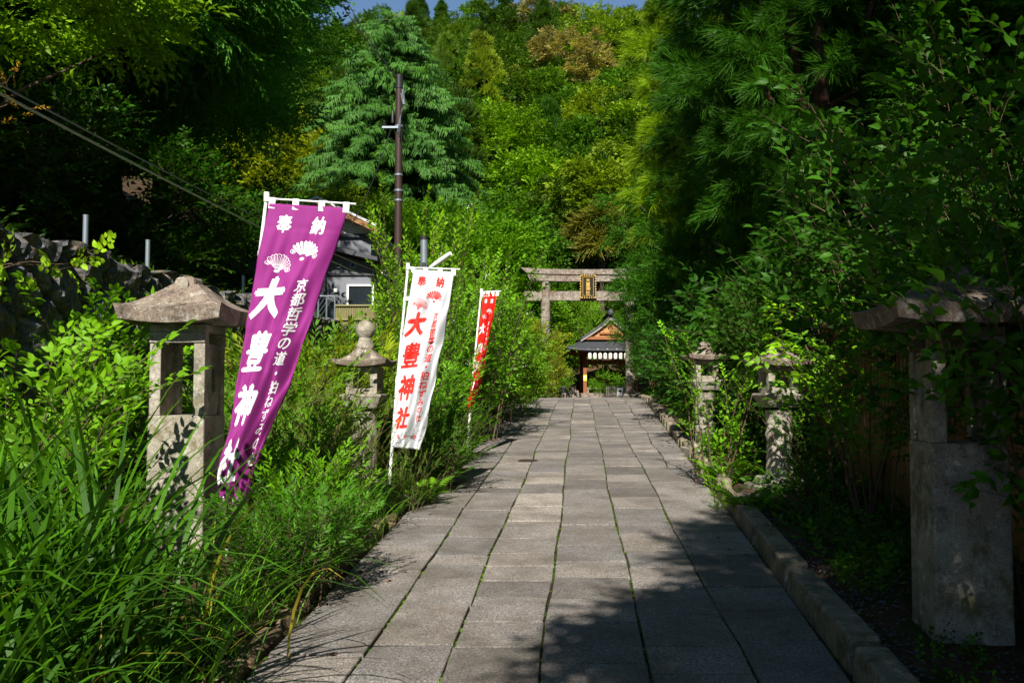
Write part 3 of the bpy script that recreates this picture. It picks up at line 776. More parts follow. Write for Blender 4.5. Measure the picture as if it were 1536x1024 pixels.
for A_, B_ in ((rid, rr), (rid, ll)):
    for y0_, y1_ in ((-2.5, 2.5),):
        rf.add([(A_.x, y0_, A_.z), (B_.x, y0_, B_.z), (B_.x, y1_, B_.z), (A_.x, y1_, A_.z), (A_.x, y0_, A_.z-.07), (B_.x, y0_, B_.z-.07), (B_.x, y1_, B_.z-.07), (A_.x, y1_, A_.z-.07)],
               [(0, 1, 2, 3), (7, 6, 5, 4), (0, 4, 5, 1), (1, 5, 6, 2)])
ro = rf.build('roof', M['white'], he)
fb = MB()
for B_ in (rr, ll):
    fb.add([(rid.x, -2.47, rid.z-.075), (B_.x, -2.47, B_.z-.075), (B_.x, -2.47, B_.z-.22), (rid.x, -2.47, rid.z-.23), (rid.x, -2.4, rid.z-.075), (B_.x, -2.4, B_.z-.075), (B_.x, -2.4, B_.z-.22), (rid.x, -2.4, rid.z-.23)], [(0, 3, 2, 1), (2, 3, 7, 6), (1, 2, 6, 5)])
fb.build('barge_board', M['wood_gold'], ro)
b = MB(); b.box((w0.x*.5+w1.x*.5, -2.03, w0.z-.03), (w1.x-w0.x+.1, .1, .09)); q = rel(538, 356, 27); b.box((q.x, -2.2, rr.z+.12), (.09, .5, .12)); b.build('trim', M['tile'], he)
# lower lean-to roof with its own small gable
a0, a1, a2 = rel(502, 372, 25.6), rel(566, 388, 25.6), rel(438, 388, 25.6)
b = MB()
for B_ in (a1, a2):
    b.add([(a0.x, a0.y, a0.z+.05), (B_.x, B_.y, B_.z+.05), (B_.x, -2.02, B_.z+.05), (a0.x, -2.02, a0.z+.05), (a0.x, a0.y, a0.z-.07), (B_.x, B_.y, B_.z-.05), (B_.x, -2.02, B_.z-.05), (a0.x, -2.02, a0.z-.07)], [(0, 1, 2, 3), (7, 6, 5, 4), (0, 4, 5, 1), (1, 5, 6, 2)])
b.build('porch_roof', M['tile'], he)
c0, c1 = rel(446, 458, 26), rel(556, 458, 26); yb = -2.9
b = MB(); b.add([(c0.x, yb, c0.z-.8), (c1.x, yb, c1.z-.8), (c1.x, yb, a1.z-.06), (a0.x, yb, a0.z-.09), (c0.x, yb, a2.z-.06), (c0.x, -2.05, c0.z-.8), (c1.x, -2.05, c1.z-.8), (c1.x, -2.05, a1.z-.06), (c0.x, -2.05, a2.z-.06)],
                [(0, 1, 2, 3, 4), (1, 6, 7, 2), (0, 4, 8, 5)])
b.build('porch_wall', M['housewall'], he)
q = rel(540, 444, 26); b = MB()
for sx in (-1, 1): b.box((q.x+sx*.33, yb-.02, q.z), (.05, .08, .62))
for sz in (-1, 1): b.box((q.x, yb-.02, q.z+sz*.29), (.61, .08, .045))
w = b.build('window', M['white'], he); MB().box((q.x, yb+.0, q.z), (.62, .03, .55)).build('pane', M['glass'], w)
for px in (507, 529):
    q = rel(px, 397, 26); v = MB(); v.tube([(q.x, yb-.06, q.z), (q.x, yb+.02, q.z)], .085, 16); vo = v.build('vent', M['galv'], he, True)
    v = MB(); v.tube([(q.x, yb-.07, q.z), (q.x, yb-.061, q.z)], .055, 14); v.build('vent_hole', M['black'], vo)
b = MB(); q = rel(497, 448, 26); b.box((q.x, yb-.05, q.z), (.2, .1, .16)); q = rel(503, 435, 26); b.box((q.x, yb-.04, q.z), (.1, .08, .1)); b.build('meter_box', M['white'], he, bevel=.01)
b = MB(); q = rel(512, 411, 26); b.box((q.x, yb-.03, q.z), (c1.x-c0.x, .05, .05)); 
for px in (478, 488): q = rel(px, 430, 26); b.tube([(q.x, yb-.04, q.z-.6), (q.x, yb-.04, q.z+.35)], .02, 6)
b.build('pipework', M['tile'], he)
# corrugated olive fence and wire fence on the wall top
fe = at(527, 478, 21.5); ff_ = empty('corrugated_fence', (fe[0], 21.5, 2.85), 0, 'olive corrugated sheet fence on the wall below the house window', 'fence')
zt_, zb_ = at(527, 458, 21.5)[2]-2.85, at(527, 500, 21.5)[2]-2.85; xa, xb = at(503, 478, 21.5)[0]-fe[0], at(566, 478, 21.5)[0]-fe[0]
v = []; f = []; nn = 90
for i in range(nn+1):
    x = xa+(xb-xa)*i/nn; y = .012*math.sin(i*1.3); v += [(x, y, zb_), (x, y, zt_)]
f = [(2*i, 2*i+2, 2*i+3, 2*i+1) for i in range(nn)]
s = mk('sheet', v, f, M['olive'], ff_); s.modifiers.new('t', 'SOLIDIFY').thickness = .004
b = MB(); 
for z in (zb_+.05, (zb_+zt_)/2, zt_): b.box(((xa+xb)/2, -.03, z), (xb-xa, .03, .03))
b.build('rail', M['olive'], ff_)
fe = at(484, 478, 21.5); fw = empty('wire_fence', (fe[0], 21.5, 2.85), 0, 'dark lattice fence on the wall, left of the olive sheet fence', 'fence')
xa, xb = at(440, 478, 21.5)[0]-fe[0], at(502, 478, 21.5)[0]-fe[0]; b = MB()
for i in range(6): b.tube([(xa+(xb-xa)*i/5, 0, -.1), (xa+(xb-xa)*i/5, 0, .95)], .018, 6)
b.tube([(xa, 0, .93), (xb, 0, .93)], .015, 6); b.tube([(xa, 0, .3), (xb, 0, .3)], .012, 6); b.build('posts', M['galv'], fw)
b = MB()
for i in range(-6, 14):
    for s_ in (-1, 1):
        x1_ = xa+(xb-xa)*i/10; x2_ = x1_+s_*.6
        if min(x1_, x2_) < xa or max(x1_, x2_) > xb: continue
        b.tube([(x1_, .01*s_, 0), (x2_, .01*s_, .92)], .005, 4, False)
b.build('lattice', M['galv'], fw)

# ---------------------------------------------------------------- torii
TY = 42.0; tl, tr = at(819, 500, TY), at(944, 500, TY); tc = (tl[0]+tr[0])/2; gz = float(zp(TY))
te = empty('torii_gate', (tc, TY, gz), 0, 'weathered stone gate with two beams and a black and gold plaque', 'gate')
hw = (tr[0]-tl[0])/2; Zt = lambda py: at(880, py, TY)[2]-gz
for s_ in (-1, 1):
    b = MB(); b.tube([(s_*(hw+.06), 0, -.2), (s_*hw, 0, Zt(423))], [.225, .19], 24); b.build('pillar', M['torii'], te, True)
    b = MB(); b.lathe([(.34, 0), (.34, .12), (.28, .2)], (s_*(hw+.06), 0, -.02), 20); b.build('pillar_base', M['torii'], te, bevel=.01)
def beam(name, z0, z1, L, d, curve, slant=0.):
    n = 14; v = []; f = []
    for i in range(n+1):
        t = -1+2*i/n; lift = curve*abs(t)**2.5; sl_ = slant*t
        v += [(L*t-sl_*.3, -d/2, z0+lift), (L*t-sl_*.3, d/2, z0+lift), (L*t+sl_*.3, d/2, z1+lift), (L*t+sl_*.3, -d/2, z1+lift)]
    f = [(i*4+a, i*4+4+a, i*4+4+(a+1) % 4, i*4+(a+1) % 4) for i in range(n) for a in range(4)]+[(0, 1, 2, 3), (4*n+3, 4*n+2, 4*n+1, 4*n)]
    return mk(name, v, f, M['torii'], te, bevel=.012)
beam('lower_lintel', Zt(423), Zt(413)-.004, hw+.75, .40, .05, .2)
beam('top_lintel', Zt(413), Zt(405), hw+.95, .5, .08, .4)
beam('tie_beam', Zt(451), Zt(437), hw+.95, .22, 0)
p_ = empty('plaque', (0, -.28, Zt(431))); p_.parent = te
PW, PH = .66, 1.0
b = MB(); b.box((0, 0, 0), (PW*.72, .05, PH*.8)); bo = b.build('board', M['black'], p_)
b = MB(); n = 7
for s_ in (-1, 1):
    b.box((s_*PW*.40, -.02, 0), (PW*.12, .09, PH*.86)); b.box((0, -.02, s_*PH*.43), (PW*.92, .09, PH*.07))
b.build('frame', M['black'], p_, bevel=.01)
b = MB()
for s_ in (-1, 1):
    for i in range(9): b.box((s_*PW*(.47+.02*(i % 2)), -.07, PH*(-.44+.11*i)), (.05, .02, .055), ry=.5*s_)
    for i in range(6): b.box((PW*(-.38+.152*i), -.07, s_*PH*.47), (.055, .02, .045), ry=.4)
    b.box((s_*PW*.335, -.07, 0), (.014, .012, PH*.8)); b.box((0, -.07, s_*PH*.39), (PW*.67, .012, .014))
b.build('gold_trim', M['gold'], p_)
k = Ink()
for i, ch in enumerate('大豊神社'): k.char(ch, 0, PH*(.27-.18*i), .19, .19, .02)
k.mapped('lettering', lambda x, y, z: (x, -.03-z, y), M['gold'], bo, 1)

# ---------------------------------------------------------------- pavilion
PY = 57.6; px0 = at(918, 500, PY-2.6)[0]; pz = float(zp(PY))
pe = empty('pavilion', (px0, PY, pz), 0, 'wooden shrine pavilion with a dark hipped roof and golden gable, beyond the gate', 'pavilion')
Zp = lambda py, Y: at(900, py, Y)[2]-pz
ez = Zp(524, 55.0); gz0 = Zp(510, 56); gz1 = Zp(478, 56)
n = 12; E_, I_ = 2.65, 1.62
def skirt(t, s):      # t across 0..1 around a side -1..1, s 0 eave..1 inner
    h = E_+(I_-E_)*s; z = ez+(gz0-ez)*(s**1.25)+.16*abs(t)**4*(1-s); return h, z
v = []; f = []
for side in range(4):
    c, s_ = [(1, 0), (0, 1), (-1, 0), (0, -1)][side]; b0 = len(v)
    for j in range(7):
        for i in range(n+1):
            t = -1+2*i/n; h, z = skirt(t, j/6); x, y = t*h, -h
            v.append((x*c-y*s_, x*s_+y*c, z))
    f += [(b0+j*(n+1)+i, b0+j*(n+1)+i+1, b0+(j+1)*(n+1)+i+1, b0+(j+1)*(n+1)+i) for j in range(6) for i in range(n)]
ro = mk('roof', v, f, M['copper'], pe, True); sdm = ro.modifiers.new('t', 'SOLIDIFY'); sdm.thickness = .13; sdm.offset = -1
v = []; f = []; n2 = 8; yf = 1.95
for s_ in (-1, 1):
    b0 = len(v)
    for i in range(n2+1):
        t = i/n2; x = s_*(I_+.12)*t; z = gz1+.12-(gz1+.12-gz0-.03)*(t**.8)
        v += [(x, -yf, z), (x, yf, z)]
    q = [(b0+2*i, b0+2*i+2, b0+2*i+3, b0+2*i+1) for i in range(n2)]; f += q if s_ < 0 else [a[::-1] for a in q]
ug = mk('upper_roof', v, f, M['copper'], pe, True); sdm = ug.modifiers.new('t', 'SOLIDIFY'); sdm.thickness = .12; sdm.offset = 0
v = []; f = []
for s_ in (-1, 1):
    b0 = len(v)
    for i in range(n2+1):
        t = i/n2; x = s_*(I_+.06)*t; z = gz1+.05-(gz1+.05-gz0)*(t**.8)
        v += [(x, -yf-.02, z), (x, -yf-.02, z-.11), (x, -yf+.06, z), (x, -yf+.06, z-.11)]
    for i in range(n2): 
        a = b0+4*i; f += [(a, a+4, a+5, a+1), (a+2, a+3, a+7, a+6), (a+1, a+5, a+7, a+3)]
mk('barge_board', v, f, M['wood_grey'], ug)
MB().box((0, 0, gz1+.2), (.22, 2*yf+.1, .2)).box((0, 0, gz1+.33), (.3, 2*yf+.14, .05)).build('ridge', M['copper'], ug, bevel=.02)
b = MB(); b.lathe([(.16, 0), (.2, .1), (.14, .25), (.05, .34)], (0, -yf-.02, gz1+.18), 12); b.build('ridge_end', M['tile'], ug, True)
yg = -1.78; b = MB(); pts = [(0, gz1-.05)]+[(I_*t, gz1-.05-(gz1-.05-gz0)*(t**.8)) for t in np.linspace(.1, 1, 9)]
pl = [(-x, z) for x, z in pts[::-1]]+pts[1:]
b.add([(x*.97, yg, z) for x, z in pl], [tuple(range(len(pl)))[::-1]]); gw = b.build('gable', M['wood_gold'], pe)
b = MB(); b.box((0, yg-.07, gz0+.10), (2*I_*.9, .12, .16)); b.box((0, yg-.06, gz0+.36), (1.25, .1, .08)); b.box((0, yg-.06, gz0+.62), (.16, .08, .5)); b.box((0, yg-.09, gz0+.75), (.3, .08, .12))
for s_ in (-1, 1): b.box((s_*.4, yg-.05, gz0+.5), (.07, .06, .22))
b.build('gable_frame', M['wood_red'], gw)
b = MB()
for i in range(-4, 5): b.box((i*.1, yg-.09, gz0+.46), (.05, .03, .08))
b.lathe([(.07, 0), (.09, .05), (.03, .14)], (0, yg-.14, gz0+.8), 10); b.build('gable_carving', M['gold'], gw)
hp = 1.42
for sx in (-1, 1):
    for sy in (-1, 1): b = MB().box((sx*hp, sy*hp, ez/2), (.2, .2, ez)); b.build('post', M['wood_red'], pe, bevel=.01); MB().box((sx*hp, sy*hp, .05), (.34, .34, .16)).build('post_foot', M['torii'], pe, bevel=.01)
b = MB()
for s_ in (-1, 1):
    b.box((0, s_*hp, ez-.05), (2*hp+1.2, .14, .18)); b.box((s_*hp, 0, ez-.055), (.14, 2*hp+1.2, .17)); b.box((0, s_*hp, ez-.62), (2*hp-.2, .1, .16))
b.build('beam', M['wood_red'], pe, bevel=.005)
b = MB()
for i in range(19): b.box((-2.34+.26*i, -1.95, ez-.0), (.07, 1.25, .07)); b.box((-2.34+.26*i, 1.95, ez-.0), (.07, 1.25, .07)); b.box((-1.95, -2.34+.26*i, ez-.09), (1.25, .07, .07)); b.box((1.95, -2.34+.26*i, ez-.09), (1.25, .07, .07))
ra = b.build('rafter', M['wood_red'], pe)
b = MB()
for i in range(10): b.box((-2.34+.52*i, -2.58, ez), (.08, .015, .08))
b.build('rafter_end', M['white'], ra)
MB().box((0, 0, .12), (3.3, 3.3, .26)).build('platform', M['torii'], pe, bevel=.02)
b = MB(); b.box((-.9, -1.2, .5), (.9, .5, .07)); b.box((-1.25, -1.2, .36), (.08, .4, .26)); b.box((-.55, -1.2, .36), (.08, .4, .26)); b.build('bench', M['wood_grey'], pe)
b = MB(); b.box((0, 1.0, 1.0), (1.4, .5, .9)); b.box((0, 1.0, 1.5), (1.6, .6, .08)); b.build('offering_altar', M['wood_red'], pe)
def wl(dx, dy, z): return (px0+dx, PY+dy, pz+z)
# paper lanterns hanging from the eave beam
pl0 = None
for i in range(9):
    loc = wl(-1.22+.285*i, -2.44, ez-.13)
    lb = 'white paper lantern hanging in the row under the pavilion eave'
    if pl0 is None:
        pl0 = empty('paper_lantern', loc, 0, lb, 'paper lantern', 'white paper lanterns under the pavilion eave')
        MB().lathe([(.03, 0), (.085, -.03), (.10, -.1), (.10, -.32), (.085, -.38), (.04, -.4)], seg=16).build('shade', M['paper'], pl0, True)
        MB().lathe([(.03, .03), (.055, .02), (.055, -.02), (.03, -.03)], seg=12).build('cap', M['black'], pl0, True)
        MB().box((0, -.102, -.2), (.03, .006, .2)).build('mark', M['black'], pl0)
    else: place(copy_tree(pl0), loc)
ts0 = None
for i in range(10):
    loc = wl(-1.28+.285*i, -hp-.02, ez-.70)
    if ts0 is None:
        ts0 = empty('straw_tassel', loc, 0, 'golden straw tassel hanging from the beam below the paper lanterns', 'tassel', 'straw tassels on the pavilion beam')
        MB().lathe([(.012, .05), (.02, 0), (.03, -.04), (.035, -.15), (.055, -.34)], seg=8).build('strands', M['rope'], ts0)
        MB().lathe([(.03, .0), (.03, -.03)], seg=8).build('knot', M['rope'], ts0)
    else: place(copy_tree(ts0), loc)
pf = empty('picket_fence', wl(.42, -2.5, 0), 0, 'low grey picket fence with a white notice, before the pavilion', 'fence')
for i in range(14): MB().box((-.72+.112*i, 0, .32), (.06, .03, .62), taper=.9).build('picket', M['wood_grey'], pf)
MB().box((0, .028, .18), (1.56, .024, .06)).box((0, .028, .5), (1.56, .024, .06)).build('rail', M['wood_grey'], pf)
no = empty('notice_sheet', wl(.42, -2.54, .32), 0, 'white paper notice with dark print fixed to the picket fence', 'notice')
MB().box((0, 0, 0), (.3, .008, .44)).build('sheet', M['paper'], no)
b = MB(); b.tube([(0, -.007, .03), (0, -.012, .03)], .075, 12); b.box((0, -.008, -.13), (.2, .006, .02)); b.box((0, -.008, -.17), (.16, .006, .015)); b.build('print', M['black'], no)
yn = empty('notice_sheet', wl(-hp, -hp-.115, 1.1), 0, 'yellow notice fixed to the left front post of the pavilion', 'notice')
MB().box((0, 0, 0), (.19, .012, .34)).build('sheet', M['yellow'], yn); MB().box((0, -.01, .05), (.12, .006, .1)).box((0, -.01, -.08), (.13, .006, .03)).build('print', M['paper'], yn)
# guardian statue left of the pavilion
gp = at(853, 590, 50); ge = empty('guardian_statue', (gp[0], 50, ground(gp[0], 50)), .4, 'pale stone animal statue sitting on a pedestal, left of the pavilion', 'statue')
MB().box((0, 0, .2), (.9, .7, .42), taper=.9).box((0, 0, .52), (.62, .5, .28)).build('pedestal', M['torii'], ge, bevel=.02)
me_ = bpy.data.meshes.new('body'); V_ = [(0, .12, .78), (0, .04, .98), (0, -.08, 1.13), (0, -.14, 1.27), (0, -.26, 1.25), (.1, -.14, .95), (.11, -.18, .68), (-.1, -.14, .95), (-.11, -.18, .68), (.14, .14, .74), (.15, -.06, .68), (-.14, .14, .74), (-.15, -.06, .68), (0, .26, .9), (0, .24, 1.1), (.07, -.12, 1.36), (-.07, -.12, 1.36)]
me_.from_pydata(V_, [(0, 1), (1, 2), (2, 3), (3, 4), (2, 5), (5, 6), (2, 7), (7, 8), (0, 9), (9, 10), (0, 11), (11, 12), (0, 13), (13, 14), (3, 15), (3, 16)], [])
bo = bpy.data.objects.new('body', me_); COL.objects.link(bo); bo.parent = ge; me_.materials.append(M['torii'])
sk = bo.modifiers.new('s', 'SKIN')
rr_ = [.17, .15, .13, .12, .07, .06, .05, .06, .05, .1, .06, .1, .06, .06, .05, .025, .025]
for v_, r_ in zip(me_.skin_vertices[0].data if me_.skin_vertices else [], rr_): v_.radius = (r_, r_)
bo.modifiers.new('u', 'SUBSURF').render_levels = 2
bp = at(845.5, 598, 36); be = empty('marker_post', (bp[0], 36, float(zp(36))), 0, 'short black marker post with a red and white label, standing at the path top', 'post')
MB().box((0, 0, .2), (.2, .12, .42), taper=.95).build('post', M['darkmetal'], be, bevel=.03); MB().box((0, -.066, .08), (.16, .01, .16)).build('sticker', M['paper'], be); MB().box((0, -.073, .07), (.08, .004, .08)).build('mark', M['redlabel'], be)
def onpath(px, py):
    d = ray(px, py); lo, hi = 1e-4, .1
    for _ in range(60):
        m = (lo+hi)/2; p = CAM+d*m
        if p[2] > float(zp(p[1])): lo = m
        else: hi = m
    return CAM+d*lo
# small iron cover and a mortar patch in the path
cp = ray(792, 691); s_ = 0
for it in range(60): s_ = 5+it*.2; 
q = onpath(792, 691); ce = MB(); ce.tube([(0, 0, -.01), (0, 0, .008)], .13, 24); c_ = ce.build('drain_cover', M['polebrown'], None, bevel=.003, loc=(q[0], q[1], float(zp(q[1])))); c_.rotation_euler = (math.atan(SL), 0, 0)
tag(c_, 'small round rusty iron cover set in the paving', 'cover')


# ---------------------------------------------------------------- slatted fence on the right
fy0, fy1 = 1.5, 12.5; fa = empty('slatted_fence', (xp(3.0, 0), 0, 0), 0, 'brown slatted wooden fence behind the shaded square lantern', 'fence')
def fpt(x0, y, z): return (xp(x0, y)-xp(3.0, 0), y, float(zp(y))+z)
b = MB(); y = fy0
k_ = 0
while y < fy1:
    r = math.atan(PD); b.box(fpt(2.65, y, 1.34), (.03, .075, .86), rz=-r); y += .108; k_ += 1
b.build('slats', M['wood_fence'], fa)
b = MB(); y = fy0
while y < fy1: b.box(fpt(2.65, y, .4), (.025, .215, 1.0), rz=-math.atan(PD)); y += .22
b.build('lower_boards', M['wood_fence'], fa)
for y in np.arange(fy0, fy1+.1, 1.8): MB().box(fpt(2.71, y, .8), (.09, .09, 1.98)).build('post', M['wood_fence'], fa, bevel=.005)
for z in (.93, 1.70):
    a, c = Vector(fpt(2.605, fy0, z)), Vector(fpt(2.605, fy1, z)); MB().tube([a, c], .026, 4).build('rail', M['wood_fence'], fa)

# ================================================================ VEGETATION
TW = dict(
 near=[twig(9, .30, .085, .46, 55, .15, True, seed=1), twig(8, .26, .075, .5, 50, .05, True, seed=2), twig(11, .34, .08, .42, 60, .25, True, seed=3)],
 slim=[twig(13, .32, .075, .26, 38, .05, True, seed=4, up=.15), twig(15, .36, .07, .24, 42, .1, True, seed=5, up=.15)],
 gloss=[twig(8, .42, .125, .46, 48, .35, True, seed=6, curl=.3, st=.004), twig(7, .38, .115, .5, 52, .2, True, seed=7, curl=.3, st=.004), twig(6, .34, .13, .44, 45, .5, True, seed=8, curl=.35, st=.004)],
 mid=[twig(10, .42, .115, .45, 52, .25, False, seed=9, st=0), twig(11, .46, .12, .42, 55, .4, False, seed=10, st=0)],
 droop=[twig(12, .6, .17, .30, 40, .6, False, seed=11, st=0, curl=.4), twig(13, .55, .16, .32, 45, .8, False, seed=12, st=0, curl=.4)],
 far=[twig(6, .5, .30, .62, 60, .2, False, seed=13, st=0), twig(7, .5, .27, .6, 60, .3, False, seed=14, st=0)],
 sugi=[plume(22, .17, .012, 15, .6, 2, 80, -.5), plume(20, .2, .012, 16, .9, 2, 60, -.35)],
 conif=[plume(16, .62, .085, 17, .15, 1, 65), plume(14, .7, .09, 18, .2, 1, 55)],
)
A_LEAF = (.045, .095, .012); LIME = (.13, .22, .015); MIDG = (.065, .135, .014); DARKG = (.018, .045, .009); YEL = (.26, .27, .02)

def put(e, px, Y, x=None, dz=-.05, rz=0, sc=1, label=None, group=None, color=None):
    X = at(px, 500, Y)[0] if x is None else x
    return place(e, (X, Y, ground(X, Y)+dz), rz, sc, label, group, color)

# ---- wood on the far hillside: individual trees, copies of a few kinds
HG = 'trees of the far hillside wood'
hk = []
gr = np.random.default_rng(21)
hk.append((make_tree('broadleaf_tree', 'dark green round-crowned tree in the far hillside wood', 'tree', 31, 11, (4.4, 4.4, 4.6), TW['far'], (.03, .066, .010), nclump=75, per=26, cr=.22, low=-.35, group=HG+' (dark)', nl=8), (.03, .066, .010)))
hk.append((make_tree('broadleaf_tree', 'mid green billowing tree in the far hillside wood', 'tree', 32, 10, (4.8, 4.4, 4.2), TW['far'], (.05, .10, .012), nclump=85, per=26, cr=.2, low=-.3, group=HG+' (mid green)', nl=8), (.05, .10, .012)))
hk.append((make_tree('conifer_tree', 'dark conical conifer in the far hillside wood', 'tree', 33, 14, (3.0, 3.0, 6.2), TW['conif'], (.028, .062, .014), nclump=95, per=22, cr=.17, shape='cone', low=-1, group=HG+' (conifers)', nl=4), (.028, .062, .014)))
hk.append((make_tree('broadleaf_tree', 'yellow green tree in the far hillside wood', 'tree', 34, 9.5, (3.9, 3.9, 4.0), TW['far'], (.14, .19, .015), nclump=60, per=26, cr=.24, low=-.3, group=HG+' (yellow green)', nl=8), (.14, .19, .015)))
used = [False]*4
spots = []
yv = 63.0
while yv < 190:
    xv = -.235*yv-5
    while xv < .20*yv+6:
        x = xv+gr.uniform(-1.8, 1.8); y = yv+gr.uniform(-1.8, 1.8)
        px = 768+1493*x/y
        if not (800 < px < 1000 and y < 64): spots.append((x, y, px))
        xv += 5.4+yv*.008
    yv += 5.2+yv*.008
for x, y, px in spots:
    r = gr.random()
    conz = .12 if y > 150 else .25
    kind = 2 if r < conz else (0 if r < .60 else (1 if r < (.9 if px < 860 else .84) else 3))
    e, c = hk[kind]
    if used[kind]: e = copy_tree(e)
    used[kind] = True
    v = gr.uniform(.75, 1.5); cc = (c[0]*v*gr.uniform(.85, 1.3), c[1]*v, c[2]*v)
    s = gr.uniform(.75, 1.12); place(e, (x, y, ground(x, y)-.8), gr.uniform(0, 6), (s, s, s*gr.uniform(.9, 1.15)), color=cc)
# two conifer tips standing over the ridge against the sky
for px, lb in ((627, 'slim conifer tip rising over the ridge into the sky, the left one'), (985, 'conifer rising over the ridge, the right one near the cedar'), (755, 'broad conifer top standing over the ridge in the middle of the sky gap')):
    e = copy_tree(hk[2][0]); put(e, px, 176, sc=(.8, .8, 1.0), label=lb, dz=2, color=(.022, .055, .014)); 
# notable crowns on the slope
def special(px, py_top, Y, radii, tp, color, name, label, seed, **kw):
    """a tree whose top shows at (px, py_top)"""
    X = at(px, 500, Y)[0]; zt_ = at(px, py_top, Y)[2]; zg = ground(X, Y)
    h = max(radii[2]*1.6, zt_-zg); kw.setdefault('nclump', 80); kw.setdefault('per', 28)
    e = make_tree(name, label, 'tree', seed, h, radii, tp, color, **kw)
    return place(e, (X, Y, zt_-h if zt_-h < zg else zg), 0)
special(851, 56, 120, (5.0, 4.5, 3.9), TW['far'], (.19, .15, .13), 'blossoming_tree', 'broad round tree covered in brownish blossom high on the slope', 41, cr=.18, nclump=110)
special(722, 52, 108, (3.6, 3.6, 7), TW['conif'], (.13, .16, .03), 'conifer_tree', 'yellowish green pointed conifer above the bright camphor-like tree', 42, shape='cone', low=-1, nclump=110, cr=.16, per=24)
special(668, 62, 112, (3.3, 3.3, 6.5), TW['conif'], (.075, .12, .04), 'conifer_tree', 'grey green conifer beside the yellowish pointed conifer', 43, shape='cone', low=-1, nclump=90, cr=.17, per=24)
special(735, 165, 78, (4.2, 4, 5.6), TW['far'], (.10, .17, .012), 'broadleaf_tree', 'bright lime green rounded tree right of the blue green conifer', 44, cr=.2, nclump=120)
special(800, 235, 72, (3.4, 3.6, 4.6), TW['far'], (.10, .18, .012), 'broadleaf_tree', 'second bright lime tree, lower down to the right of the first', 45, cr=.22, nclump=90)
special(905, 22, 130, (6.4, 6, 5.5), TW['far'], (.12, .17, .02), 'broadleaf_tree', 'large golden yellow tree high up beside the right hand cedars', 46, cr=.2, nclump=120)
special(822, -6, 172, (5, 5, 4), TW['far'], (.15, .125, .11), 'blossoming_tree', 'brownish blossoming tree on the ridge line', 47, cr=.2)
special(905, 245, 66, (2.7, 2.7, 2.7), TW['far'], (.12, .16, .02), 'broadleaf_tree', 'yellow leaved tree above the gate, over hanging brown vines', 48, cr=.25, nclump=60)
special(905, 318, 63.5, (1.5, 1.5, 1.8), TW['conif'], (.10, .09, .03), 'vine_tangle', 'tangle of brown hanging vines under the yellow tree above the gate', 49, cr=.3, nclump=26, down=.9)
special(462, 190, 74, (2.6, 2.6, 4), TW['far'], (.12, .14, .02), 'broadleaf_tree', 'yellow tree showing between the dark trees and the blue green conifer', 50, cr=.22, nclump=60)
special(968, 150, 85, (4, 4, 5), TW['far'], (.12, .18, .012), 'broadleaf_tree', 'bright green tree just left of the shaded right hand cedars', 51, cr=.2, nclump=90)
special(840, 190, 86, (4.5, 4, 5), TW['far'], (.05, .11, .012), 'broadleaf_tree', 'deep green tree on the slope right of the lime trees', 52, cr=.2, nclump=90)

